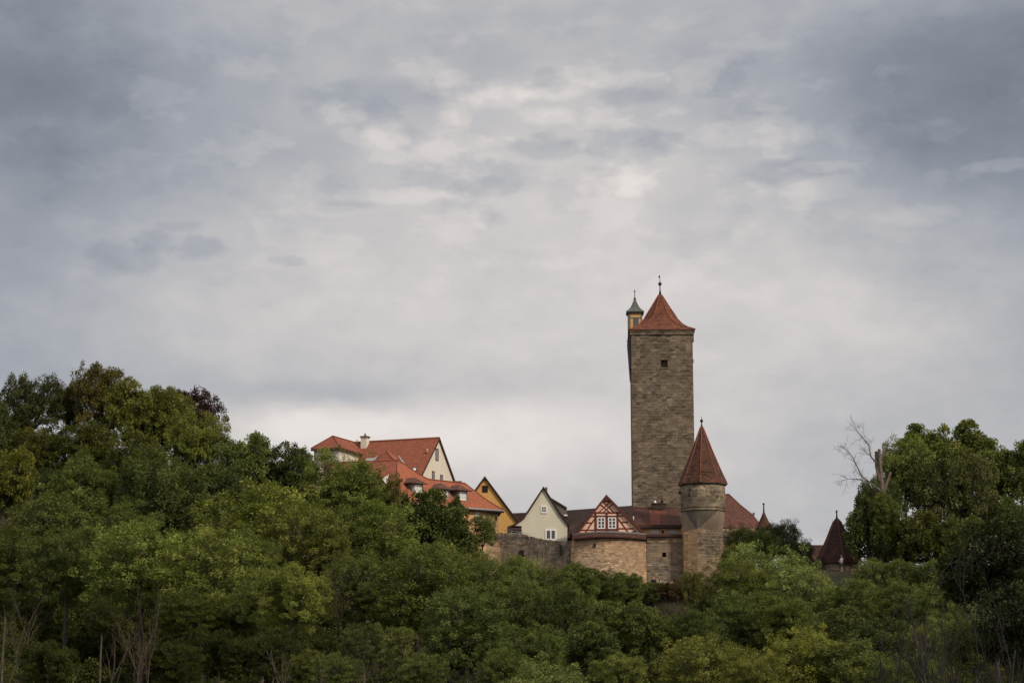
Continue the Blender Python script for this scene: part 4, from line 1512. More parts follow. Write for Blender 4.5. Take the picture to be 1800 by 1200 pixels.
# ------------------------------------------------------------------ 10 orange-roofed house along the wall
def orange_house():
    E = Vector((.72, .69, 0)).normalized()          # the wing recedes to the right
    Nh = Vector((.69, -.72, 0)).normalized()        # its front side
    R0 = P(784, 846.5, 229.0)
    sl = 1.02
    nR = Vector((Nh.x * sl, Nh.y * sl, 1)).normalized()
    root = thing('orange_roof_house', (R0.x, R0.y, 16), 'house with bright orange roof and three dormers, in front of the white house', 'house')
    def q(x, y, lift=0.0):
        return PP(x, y, R0 + nR * lift, nR)
    top = [(697.5, 809), (703, 811.5), (713, 816.8), (725.5, 826), (739.5, 835.3), (750, 841), (758, 843), (767.5, 844), (795.5, 847), (816.7, 849.3)]
    right = [(825, 855.5), (834, 862.5), (845, 871), (855, 878.5), (870, 888), (885, 895.8)]
    bot = [(880, 896.3), (850, 893.6), (820, 891), (780, 888), (740, 884.5), (704.5, 881.5)]
    left = [(700.5, 872), (698.5, 861), (698, 840), (697.6, 820)]
    r = MB()
    T = [q(x, y) for x, y in top]
    RR = [q(x, y) for x, y in right]
    BB = [q(x, y) for x, y in bot]
    LL = [q(x, y) for x, y in left]
    # bell-cast: the last metre of the eave kicks outwards
    poly = T + RR + BB + LL
    r.poly(poly)
    # left slope, from the hip at x=697 to the left; its darker red tiles paint in the slope's shade
    hip = [T[0]] + list(reversed(LL)) + [BB[-1]]
    dl = Vector((-.95, .30, 0)).normalized()
    lt = T[0] + dl * 9.0
    def lp(base, l):
        return base + dl * l
    lows = [lp(h, 9.0) for h in hip]
    for i in range(len(hip) - 1):
        r.poly([hip[i], hip[i + 1], lows[i + 1], lows[i]], 1)
    # backs
    back = -Nh * 4.5 + Vector((0, 0, -4.4))
    r.poly([T[0], lt, lt + Vector((.3, 4.5, -4.4)) , T[0] + Vector((.3, 4.5, -4.4))], 1)
    for i in range(len(T) - 1):
        r.poly([T[i + 1], T[i], T[i] + back, T[i + 1] + back], 0)
    r.poly([T[-1]] + [T[-1] + back] + [RR[-1] + back * .3] + list(reversed(RR)), 0)
    ro = r.build('roof', ['orange_tiles', 'red_tiles'], root)
    h = MB()
    h.tube([v + Vector((0, 0, .04)) for v in T[:]], .07, 6)
    h.tube([v + Vector((0, 0, .04)) for v in [T[-1]] + RR], .07, 6)
    h.tube([T[0] + Vector((0, 0, .04)), lt + Vector((0, 0, .04))], .075, 6)
    h.tube([v + Vector((0, -.02, .02)) for v in hip], .05, 6)
    h.build('hip_tiles', 'ridge_tiles', ro)
    # eave gutter
    g = MB()
    a, b = BB[0] + Nh * .1, BB[-1] + Nh * .1
    e0 = RR[-1] + Nh * .08
    g.tube([e0 - Vector((0, 0, .14)), BB[2] + Nh * .08 - Vector((0, 0, .14)), BB[-1] + Nh * .08 - Vector((0, 0, .14))], .12, 6)
    g.build('gutter', 'zinc', ro)
    sf = MB()
    sf.ext([e0 - Vector((0, 0, .18)), BB[-1] - Vector((0, 0, .18)), BB[-1] - Vector((0, 0, .34)), e0 - Vector((0, 0, .34))], -Nh * .5)
    sf.build('eave_board', 'dark_wood', ro)
    # walls
    w = MB()
    ins = -Nh * .45
    zt = min(e0.z, BB[-1].z) - .3
    c0 = RR[-1] + ins - E * .35
    c1 = c0 - E * 16
    zb = 12
    mid = c0 - E * 1.9
    f = lambda v, z: Vector((v.x, v.y, z))
    w.poly([f(mid, zb), f(c0, zb), f(c0, zt + .2), f(mid, zt + .2)], 1)
    w.poly([f(c1, zb), f(mid, zb), f(mid, zt + .2), f(c1, zt + .2)], 0)
    e = c0 - Nh * 7
    w.poly([f(c0, zb), f(e, zb), f(e, zt + .2), f(c0, zt + .2)], 1)
    c3 = c1 + dl * 8
    w.poly([f(c3, zb), f(c1, zb), f(c1, zt + 2), f(c3, zt + 2)], 0)
    w.build('wall', ['orange_wall', 'patch_stone'], root)
    # openings in the wall under the eave
    pw = PP(868.6, 915, c0, Nh)
    window(root, pw, E, .5, .62, rows=1, cols=1, frame='patch_stone', pane='void', fw=.07)
    pw = PP(835.5, 917, c0, Nh)
    window(root, pw, E, .75, 1.15, rows=2, cols=2, frame='white', pane='sky_glass', fw=.1, mull=.03)
    # dormers
    for (x0, x1, y0, y1, rx0, rx1, ry0, ry1) in ((728, 740, 851, 864.5, 716, 747.5, 841.5, 850.5), (774.5, 787, 861, 874, 762, 793, 852, 860), (807.5, 818.5, 863.5, 878, 794, 826, 855, 863.5)):
        lowp = q((x0 + x1) / 2, y1 + 1.2)
        fo = lowp + Nh * .05
        # face plane through fo with normal Nh
        a = PP(x0, y1, fo, Nh)
        b = PP(x1, y1, fo, Nh)
        t_ = PP(x0, y0, fo, Nh)
        w_ = (b - a).xy.length
        h_ = t_.z - a.z
        a.z = fo.z
        depth = -Nh * 2.2
        bx = MB()
        A0 = a - E * .28
        B0 = a + E * (w_ + .28)
        up = Vector((0, 0, h_ + .25))
        bx.slab([A0 + up, B0 + up, B0 + up + depth, A0 + up + depth], [A0 - Vector((0, 0, .5)), B0 - Vector((0, 0, .5)), B0 + depth - Vector((0, 0, .5)), A0 + depth - Vector((0, 0, .5))])
        do = bx.build('dormer', 'lead', ro)
        window(do, a + Nh * .004, E, w_, h_, rows=2, cols=2, pane='sky_glass', fw=.10, mull=.045, depth=.07)
        rf = MB()
        z1 = a.z + h_ + .2
        A1, B1 = A0 - E * .38 + Nh * .35, B0 + E * .38 + Nh * .35
        A1.z = B1.z = z1
        cen = (A1 + B1) / 2
        Ab, Bb = A1 + depth * 1.4, B1 + depth * 1.4
        k = .72
        tA = cen - Nh * .9 + Vector((0, 0, k))
        tB = cen - Nh * 3.2 + Vector((0, 0, k))
        for s_ in ([A1, B1, tA], [B1, Bb, tB, tA], [Ab, A1, tA, tB]):
            rf.poly(s_)
        rf.poly([B1, A1, Ab, Bb])
        rf.build('dormer_roof', 'dormer_tiles', do)
        gb = MB()
        v = Vector((0, 0, .11))
        gb.ext([A1 - v * .1, B1 - v * .1, B1 - v, A1 - v], Nh * .06)
        gb.ext([A1 - v * .1, A1 - v, Ab - v, Ab - v * .1], -E * .05)
        gb.build('fascia', 'dark_wood', do)
    # small white cheek of a hidden dormer on the left slope
    nL = (hip[3] - hip[0]).cross(dl).normalized()
    if nL.y > 0:
        nL = -nL
    tri = [PP(x, y, hip[2] + nL * .12, nL) for x, y in ((683.5, 831.5), (680.5, 846), (669.5, 853), (670, 841))]
    m = MB()
    m.slab(tri, [v - nL * .2 for v in tri])
    ck = m.build('dormer_cheek', 'white', ro)
    tri = [PP(x, y, hip[2] + nL * .2, nL) for x, y in ((684, 830.5), (681, 834), (668, 842.5), (652, 839.5), (668, 836))]
    m = MB()
    m.slab(tri, [v - nL * .25 for v in tri])
    m.build('dormer_roof', 'red_tiles', ck)
    # brick chimney behind the ridge
    m = MB()
    a, b = P(800, 850, 236), P(811.5, 844.8, 236)
    m.box(a.x, b.x, 236, 236.8, a.z - 1.5, b.z)
    m.build('chimney', 'brick', ro)


M['dormer_tiles'] = tiles('dormer_tiles', (.17, .07, .05), (.12, .055, .04), (.06, .03, .02), (.09, .055, .045), .6)
orange_house()


# ------------------------------------------------------------------ 11 hipped house right of the turret, 12 little spire
def hipped_house():
    Ye, Yr = 229.0, 234.0
    root = thing('hipped_house', tuple(P(1300, 950, Ye)), 'ochre house with brown hipped roof immediately right of the round turret', 'house')
    el, er = P(1255, 925, Ye), P(1324.5, 930.3, Ye)
    er.z = el.z
    er = PP(1326, 930.3, el, Vector((0, 0, 1)))
    rl, rr = P(1248, 868.4, Yr), P(1281, 868.4, Yr)
    rl.z = rr.z
    hip = [rr, PP(1301, 886.8, rr, Vector((0, 1, 0))), PP(1324, 905, rr, Vector((0, 1, 0)))]
    be = Vector((P(1336, 919, 238).x, 238, el.z))
    r = MB()
    er2 = P(1333.5, 918, 231.5)
    mid1, mid2 = P(1301, 887.2, 232.4), P(1322, 904.0, 231.0)
    rl = P(1248, 868.4, 236.5)
    nr_ = (er - el).cross(rl - el)
    er2, mid1, mid2, rr = [PP(x, y, el, nr_) for x, y in ((1333.5, 918), (1301, 887.2), (1322, 904), (1281, 868.4))]
    r.poly([el, er, er2, mid2, mid1, rr, rl])
    B_ = Vector((er2.x + .2, 240, el.z))
    for u_, v_ in ((er, er2), (er2, mid2), (mid2, mid1), (mid1, rr), (rr, rr + Vector((0, 3, -.6)))):
        r.poly([u_, B_, v_])
    r.poly([rl, rr, rr + Vector((0, 3, -.6)), rl + Vector((0, 3, -.6))])
    th = Vector((0, .1, -.2))
    r.poly([el, el + th, er + th, er])
    r.poly([el + th, be + th, er + th])
    ro = r.build('roof', 'brown_tiles', root)
    h = MB()
    h.tube([rr, mid1, mid2, er2], .09, 6)
    h.tube([rl, rr], .09, 6)
    h.build('hip_tiles', 'ridge_tiles_dull', ro)
    finial(ro, P(1325.2, 908, 236), .5, .05, .13, .8, 'lead', cone=.06)
    w = MB()
    w.box(el.x - .2, er.x - .3, Ye + .45, Ye + 8, el.z - 6, el.z - .22)
    w.build('wall', 'ochre_dull', root)
    pwindow(root, 1271.5, 1279.5, 930.5, 943.5, Ye + .45, rows=3, cols=2, frame='curtain', pane='curtain_glass', fw=.08, mull=.03)
    root2 = thing('small_turret', tuple(P(1343, 940, 241)), 'small turret with pointed red spire beside the brown hipped roof', 'turret')
    Y = 241.0
    c = P(1343, 915, Y)
    s = scale_at(Y, 25)
    za, ze = P(1343, 899, Y).z, P(1343, 930, Y).z
    m = MB()
    pr = [(17.5 * s, ze), (11.5 * s, P(0, 920, Y).z), (8.5 * s, P(0, 915, Y).z), (5 * s, P(0, 908, Y).z), (1.2 * s, za)]
    m.lathe(pr, (c.x, Y, 0), 8, R(10), False)
    so = m.build('spire', 'spire_tiles', root2)
    m = MB()
    m.lathe([(13 * s, 14), (13 * s, ze - .01)], (c.x, Y, 0), 20)
    m.build('drum', 'turret_stone', root2)
    finial(so, (c.x, Y, za - .05), 1.15, .05, .12, .85, cone=.1)


M['ochre_dull'] = plaster('ochre_dull', (.36, .26, .14), (.25, .19, .12), .5)
M['curtain'] = plain('curtain', (.55, .48, .35), .7, var=.1)
M['ridge_tiles_dull'] = plain('ridge_tiles_dull', (.15, .062, .042), .8, var=.4)
hipped_house()


# ------------------------------------------------------------------ 13 the flared spire at the right
def flared_tower():
    Y = 224.0
    c = P(1472.5, 960, Y)
    s = scale_at(Y, 19)
    root = thing('flared_turret', (c.x, Y, 15), 'squat turret with dark flared roof like a tent, behind the standing man', 'turret')
    zz = lambda py: P(0, py, Y).z
    m = MB()
    pr = [(44.0 * s, zz(991)), (40.0 * s, zz(981)), (33 * s, zz(970)), (27.5 * s, zz(960)), (20 * s, zz(945)), (13.5 * s, zz(930)), (7.5 * s, zz(917)), (2.0 * s, zz(911))]
    rot = R(5)
    m.lathe(pr, (c.x, Y, 0), 6, rot, False)
    so = m.build('roof', 'tent_tiles', root)
    h = MB()
    for k in range(6):
        a = rot + k * math.pi / 3
        h.tube([(c.x + r * math.sin(a), Y - r * math.cos(a), z + .02) for r, z in pr], .035, 6)
    h.build('hip_tiles', 'ridge_tiles_dull', so)
    d = MB()
    d.lathe([(36 * s, 13), (36 * s, zz(991) - .01)], (c.x, Y, 0), 24)
    d.build('drum', 'dark_stone', root)
    finial(so, (c.x, Y, zz(911) - .05), 1.05, .05, .11, .8, cone=.12)
    r2 = thing('low_range', tuple(P(1435, 985, 231)), 'low wall walk with dull red roof left of the flared turret', 'building')
    A, B = P(1416, 957.3, 232), P(1462, 956, 232)
    B.z = A.z
    m = MB()
    dy = Vector((0, -3.5, -1.7))
    dy2 = Vector((0, -5.5, -2.3))
    th = Vector((0, 0, .15))
    for a, b in ((Vector((0, 0, 0)), dy), (dy, dy2)):
        qq = [A + b, B + b, B + a, A + a]
        m.slab(qq, [v - th for v in qq])
    m.build('roof', 'brown_tiles', r2)
    m = MB()
    m.box(A.x + .2, B.x - .2, 228.5, 235, 14, A.z - 2.0)
    m.build('wall', 'dark_stone', r2)


M['tent_tiles'] = tiles('tent_tiles', (.075, .030, .023), (.05, .022, .018), (.022, .012, .010), (.032, .02, .017), .6, lich=(.30, .12, .075))
flared_tower()


def hill_roof():
    r2 = thing('hill_house', tuple(P(-5, 780, 262)), 'house almost hidden behind the leftmost trees, a strip of red roof showing', 'house')
    A, B = P(-60, 738, 262), P(22, 738, 262)
    B.z = A.z
    m = MB()
    th = Vector((0, 0, .2))
    dy = Vector((0, -4, -3))
    qq = [A + dy, B + dy, B, A]
    m.slab(qq, [v - th for v in qq])
    m.build('roof', 'red_tiles', r2)
    m = MB()
    m.box(A.x, B.x - .3, 258.4, 266, A.z - 10, A.z - 3.2)
    m.build('wall', 'cream', r2)


hill_roof()
# ------------------------------------------------------------------ foliage
def leaf_material(name, base, alt, rim=.10, trans=.20):
    m = bpy.data.materials.new(name)
    m.use_nodes = True
    t = m.node_tree
    t.nodes.clear()
    out = t.nodes.new('ShaderNodeOutputMaterial')
    at = t.nodes.new('ShaderNodeAttribute')
    at.attribute_name = 'leaf_tone'
    oi = t.nodes.new('ShaderNodeObjectInfo')
    sep = t.nodes.new('ShaderNodeSeparateColor')
    t.links.new(at.outputs['Color'], sep.inputs[0])
    c = mix(t, sep.outputs[0], (*base, 1), (*alt, 1))          # each leaf is a little different
    c = mix(t, 1.0, c, oi.outputs['Color'], 'MULTIPLY')        # each tree has its own green, some darkened to paint in shade
    c = mix(t, 1.0, c, ramp(t, sep.outputs[1], [(0.0, (.42, .42, .42)), (1.0, (1.75, 1.7, 1.45))]), 'MULTIPLY')
    # some twigs are turning
    at2 = t.nodes.new('ShaderNodeMath')
    at2.operation = 'GREATER_THAN'
    d = t.nodes.new('ShaderNodeBsdfDiffuse')
    tr = t.nodes.new('ShaderNodeBsdfTranslucent')
    gl = t.nodes.new('ShaderNodeBsdfGlossy')
    gl.inputs['Roughness'].default_value = .45
    gl.inputs['Color'].default_value = (.8, .85, .8, 1)
    t.links.new(c, d.inputs[0])
    t.links.new(mix(t, 1.0, c, (1.15, 1.2, .55, 1), 'MULTIPLY'), tr.inputs[0])
    m1 = t.nodes.new('ShaderNodeMixShader')
    m1.inputs[0].default_value = trans
    t.links.new(d.outputs[0], m1.inputs[1])
    t.links.new(tr.outputs[0], m1.inputs[2])
    m2 = t.nodes.new('ShaderNodeMixShader')
    m2.inputs[0].default_value = .025
    t.links.new(m1.outputs[0], m2.inputs[1])
    t.links.new(gl.outputs[0], m2.inputs[2])
    t.links.new(m2.outputs[0], out.inputs[0])
    return m


M['leaf'] = leaf_material('leaf', (.112, .138, .036), (.200, .208, .066))
M['leaf_rust'] = leaf_material('leaf_rust', (.098, .106, .028), (.145, .132, .052))
M['bark'] = plain('bark', (.075, .06, .045), .9, var=.4, scale=4)
M['pale_bark'] = plain('pale_bark', (.080, .060, .044), .9, var=.35, scale=4)
M['dark_bark'] = plain('dark_bark', (.035, .030, .024), .9, var=.4, scale=4)
M['dead_bark'] = plain('dead_bark', (.15, .115, .088), .9, var=.35, scale=2)


def leaf_mesh(name, pos, ax, nr, ln, wd, tone, mat):
    """pos, ax (long axis), nr (normal): (n,3) arrays; one kite-shaped face per leaf"""
    n = len(pos)
    ax = ax / (np.linalg.norm(ax, axis=1, keepdims=True) + 1e-9)
    sd_ = np.cross(ax, nr)
    sd_ /= (np.linalg.norm(sd_, axis=1, keepdims=True) + 1e-9)
    nn = np.cross(sd_, ax)
    ln = ln[:, None]
    wd = wd[:, None]
    v = np.empty((n, 4, 3), np.float32)
    v[:, 0] = pos
    v[:, 1] = pos + ax * ln * .45 + sd_ * wd * .5 + nn * wd * .12
    v[:, 2] = pos + ax * ln
    v[:, 3] = pos + ax * ln * .45 - sd_ * wd * .5 + nn * wd * .12
    me = bpy.data.meshes.new(name)
    me.vertices.add(n * 4)
    me.vertices.foreach_set('co', v.reshape(-1))
    me.loops.add(n * 4)
    me.loops.foreach_set('vertex_index', np.arange(n * 4, dtype=np.int32))
    me.polygons.add(n)
    me.polygons.foreach_set('loop_start', np.arange(0, n * 4, 4, dtype=np.int32))
    me.polygons.foreach_set('loop_total', np.full(n, 4, np.int32))
    a = me.attributes.new('leaf_tone', 'FLOAT_COLOR', 'FACE')
    cdat = np.ones((n, 4), np.float32)
    cdat[:, :3] = tone
    a.data.foreach_set('color', cdat.reshape(-1))
    me.materials.append(M[mat])
    me.update()
    return me


def unit(r, n):
    v = r.normal(size=(n, 3))
    return v / np.linalg.norm(v, axis=1, keepdims=True)


def crown_proto(name, seed, R0=4.0, zs=.9, nl=11, nclump=430, per=64, csize=.46, leaf=(.26, .10), droop=.5, mat='leaf',
                lobe=(.34, .55), spread=.60, top_bias=.12, spiky=0.0, fill=.15, rag=.10, mix_alt=.5, lobe_z=1.0):
    r = np.random.default_rng(seed)
    # lobes
    d = unit(r, nl * 5)
    d = d[d[:, 2] > -.8]
    keep = [np.array([0, 0, .35])]
    for c in d:
        if len(keep) >= nl:
            break
        if all(np.linalg.norm(c - k) > .5 for k in keep):
            keep.append(c)
    dirs = np.array(keep)
    nl = len(dirs)
    lr = r.uniform(*lobe, nl) * R0
    lc = dirs * (R0 * spread * r.uniform(.85, 1.15, (nl, 1)))
    lc[:, 2] *= zs
    # clump centres on the lobes' surfaces
    pts = []
    nrm = []
    while sum(len(p) for p in pts) < nclump:
        k = r.integers(0, nl, 600)
        u = unit(r, 600)
        u[:, 2] = u[:, 2] + top_bias
        u /= np.linalg.norm(u, axis=1, keepdims=True)
        p = lc[k] + u * lr[k][:, None] * (1 + r.normal(0, rag, (600, 1))) * np.array([1, 1, lobe_z])
        dist = np.linalg.norm(p[:, None, :] - lc[None], axis=2) / lr[None]
        ok = dist.min(axis=1) > .70
        pts.append(p[ok])
        nrm.append(u[ok])
    cp = np.concatenate(pts)[:nclump]
    cn = np.concatenate(nrm)[:nclump]
    cr = csize * r.uniform(.6, 1.35, nclump)
    tone_c = r.beta(2, 2, nclump)
    turn_c = (r.random(nclump) < mix_alt).astype(float) * r.uniform(.3, 1, nclump)
    n = nclump * per
    ci = np.repeat(np.arange(nclump), per)
    g = r.normal(size=(n, 3))
    g /= np.linalg.norm(g, axis=1, keepdims=True)
    rad = r.random(n) ** .45
    off = g * rad[:, None] * cr[ci][:, None]
    off[:, 2] *= .95
    if spiky:
        up = np.abs(r.normal(0, spiky, n)) * (1 - rad)
        off[:, 2] += up
    off[:, 2] -= droop * (off[:, 0] ** 2 + off[:, 1] ** 2)
    off += cn[ci] * cr[ci][:, None] * .25
    pos = cp[ci] + off
    ax = g * np.array([1, 1, .35]) + cn[ci] * .5
    ax[:, 2] -= .75 * droop + r.normal(0, .3, n)
    nr = cn[ci] * .7 + g * .75 + np.array([0, 0, .25]) + r.normal(0, .40, (n, 3))
    nf = int(n * fill)
    k = r.integers(0, nl, nf)
    pf = lc[k] + unit(r, nf) * (lr[k] * r.random(nf) ** .5)[:, None] * .92
    pos = np.concatenate([pos, pf])
    ax = np.concatenate([ax, unit(r, nf)])
    nr = np.concatenate([nr, unit(r, nf) + np.array([0, 0, .5])])
    N_ = len(pos)
    ln = leaf[0] * r.uniform(.65, 1.3, N_)
    wd = leaf[1] * r.uniform(.7, 1.3, N_)
    tone = np.zeros((N_, 3), np.float32)
    tone[:n, 0] = np.clip(turn_c[ci] * .8 + r.normal(.15, .18, n), 0, 1)
    tone[n:, 0] = r.random(nf) * .4
    tone[:n, 1] = np.clip(tone_c[ci] * .7 + r.random(n) * .3, 0, 1)
    tone[n:, 1] = r.random(nf) * .6
    crown = leaf_mesh(name, pos, ax, nr, ln, wd, tone, mat)
    # trunk and limbs, reaching into every lobe and out to the clumps
    tb = TB()
    z0 = -18.0
    fork = np.array([0, 0, -.62 * R0 * zs])
    pth = [np.array([0, 0, z0]), np.array([.10, .05, z0 * .6]), np.array([-.08, .06, z0 * .3 - 1]), fork]
    tb.tube(pth, [.30, .26, .22, .18], 7)
    for i in range(nl):
        mid = (fork + lc[i]) / 2 + r.normal(0, .25, 3) + np.array([0, 0, .2])
        tb.tube([fork, mid, lc[i]], [.15, .10, .06], 5)
        near = np.argsort(np.linalg.norm(cp - lc[i], axis=1))[:46:4]
        for j in near:
            m_ = (lc[i] + cp[j]) / 2 + r.normal(0, .12, 3)
            tb.tube([lc[i], m_, cp[j]], [.05, .03, .012], 3)
    trunk = tb.mesh(name.replace('crown', 'trunk'), 'bark')
    return crown, trunk


class TB:           # light-weight tube collector (numpy)
    def __init__(self):
        self.v, self.f, self.n = [], [], 0

    def tube(self, pts, rad, k=5):
        pts = [np.asarray(p, float) for p in pts]
        m = len(pts)
        for i, p in enumerate(pts):
            d = pts[min(i + 1, m - 1)] - pts[max(i - 1, 0)]
            d = d / (np.linalg.norm(d) + 1e-9)
            a = np.cross(d, [.31, .95, .07])
            a /= np.linalg.norm(a) + 1e-9
            b = np.cross(d, a)
            for j in range(k):
                t = 2 * math.pi * j / k
                self.v.append(p + (a * math.cos(t) + b * math.sin(t)) * rad[i])
        for i in range(m - 1):
            for j in range(k):
                j2 = (j + 1) % k
                o = self.n + i * k
                self.f.append((o + j, o + k + j, o + k + j2, o + j2))
        self.n += m * k

    def mesh(self, name, mat):
        me = bpy.data.meshes.new(name)
        me.from_pydata([tuple(v) for v in self.v], [], self.f)
        me.materials.append(M[mat])
        me.polygons.foreach_set('use_smooth', [True] * len(self.f))
        return me


PROTO = {}
for i in range(4):
    PROTO['ash%d' % i] = crown_proto('ash_crown%d' % i, 11 + i, nl=17, zs=1.0, per=92, nclump=580, lobe_z=1.25, lobe=(.26, .44), spread=.66, csize=.40, leaf=(.22, .078), droop=.35, rag=.2, mix_alt=.4)
for i in range(2):
    PROTO['maple%d' % i] = crown_proto('maple_crown%d' % i, 31 + i, nl=14, zs=.95, lobe=(.28, .44), spread=.68, per=80, nclump=440, csize=.42, leaf=(.20, .14), droop=.25, rag=.08, mix_alt=.4)
for i in range(2):
    PROTO['rusty%d' % i] = crown_proto('rusty_crown%d' % i, 41 + i, nl=14, zs=.95, lobe=(.26, .42), spread=.70, per=70, nclump=400, csize=.42, leaf=(.20, .14), droop=.25, mat='leaf_rust', rag=.12, mix_alt=.55, fill=.08)
PROTO['broad0'] = crown_proto('walnut_crown0', 51, nl=15, zs=.95, lobe=(.22, .36), spread=.76, per=44, nclump=330, csize=.52, leaf=(.40, .24), droop=.2, rag=.16, fill=.05)
PROTO['broad1'] = crown_proto('walnut_crown1', 52, nl=15, zs=1.0, lobe=(.22, .38), spread=.72, per=46, nclump=330, csize=.5, leaf=(.38, .22), droop=.2, rag=.16, fill=.06)
PROTO['yew0'] = crown_proto('yew_crown0', 61, nl=12, zs=.9, lobe=(.3, .46), per=84, nclump=380, csize=.44, leaf=(.26, .06), droop=-.1, spiky=.6, rag=.14, mix_alt=.1)
PROTO['slim0'] = crown_proto('young_crown0', 71, nl=9, R0=4.0, zs=1.5, lobe=(.24, .38), spread=.55, per=52, nclump=300, csize=.5, leaf=(.30, .12), droop=.5, rag=.2, fill=.04)
PROTO['bush0'] = crown_proto('bush_crown0', 81, nl=10, zs=.6, lobe=(.34, .5), spread=.62, per=60, nclump=300, csize=.45, leaf=(.26, .12), droop=.2, spiky=.3, rag=.15, mix_alt=.5)
for k in list(PROTO):
    print(k, len(PROTO[k][0].polygons), len(PROTO[k][1].polygons))

# greens (multiplied with the leaf colour; about 1 is a plain mid green); 'shade' and 'under' paint woodland shade into the leaves
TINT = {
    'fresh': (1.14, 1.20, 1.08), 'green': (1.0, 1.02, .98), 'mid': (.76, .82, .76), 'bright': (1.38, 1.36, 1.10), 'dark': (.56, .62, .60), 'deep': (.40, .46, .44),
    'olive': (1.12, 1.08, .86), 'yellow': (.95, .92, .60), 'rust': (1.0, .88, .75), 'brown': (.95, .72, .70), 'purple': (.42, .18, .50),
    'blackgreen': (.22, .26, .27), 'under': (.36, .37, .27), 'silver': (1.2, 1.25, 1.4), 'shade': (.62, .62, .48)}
rt = random.Random(7)
tree_n = 0


def tree(name, px, py, rx, ry, Y, kind, tint, label, group=None, trunk='bark', cat='tree', rot=None):
    """crown ellipse given by its centre and radii in the photograph, standing at distance Y"""
    if kind in ('ash', 'maple') and 'bush' not in name and ry < .80 * rx:      # crowns are nearly as deep as wide
        py += .80 * rx - ry
        ry = .80 * rx
    c = P(px, py, Y)
    s = scale_at(Y, c.z)
    keys = [k for k in PROTO if k.startswith(kind)]
    k = keys[rt.randrange(len(keys))]
    cm, tm = PROTO[k]
    zs = {'slim0': 1.5, 'bush0': .6}.get(k, .95)
    # extents of the prototypes are about 1.05 R across, 1.02 R * zs up
    sx = rx * s / 4.1
    sz = ry * s / (4.0 * zs) * (.93 if kind == 'ash' else 1.03)
    g = G(c.x, c.y)
    root = thing(name, (c.x, c.y, g - .1), label, cat, group)
    root.rotation_euler = (0, 0, rt.uniform(0, 6.28) if rot is None else rot)
    oc = bpy.data.objects.new('crown', cm)
    ot = bpy.data.objects.new('trunk', tm)
    for o in ((oc,) if name == 'ivy_clump' else (oc, ot)):
        col.objects.link(o)
        o.parent = root
        o.location = (0, 0, c.z - (g - .1))
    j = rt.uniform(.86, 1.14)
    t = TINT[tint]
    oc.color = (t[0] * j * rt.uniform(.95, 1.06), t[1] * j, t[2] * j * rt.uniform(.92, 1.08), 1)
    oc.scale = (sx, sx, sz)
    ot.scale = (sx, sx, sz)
    if (c.z - g) > 17.5 * sz and name != 'ivy_clump':      # a long bole carries a small crown
        ex = MB()
        top = c.z - 16.5 * sz
        ex.tube([(c.x, c.y, g - .3), (c.x, c.y, top)], [.34 * sx, .28 * sx], 7)
        ex.build('bole', 'bark', root)
    return root
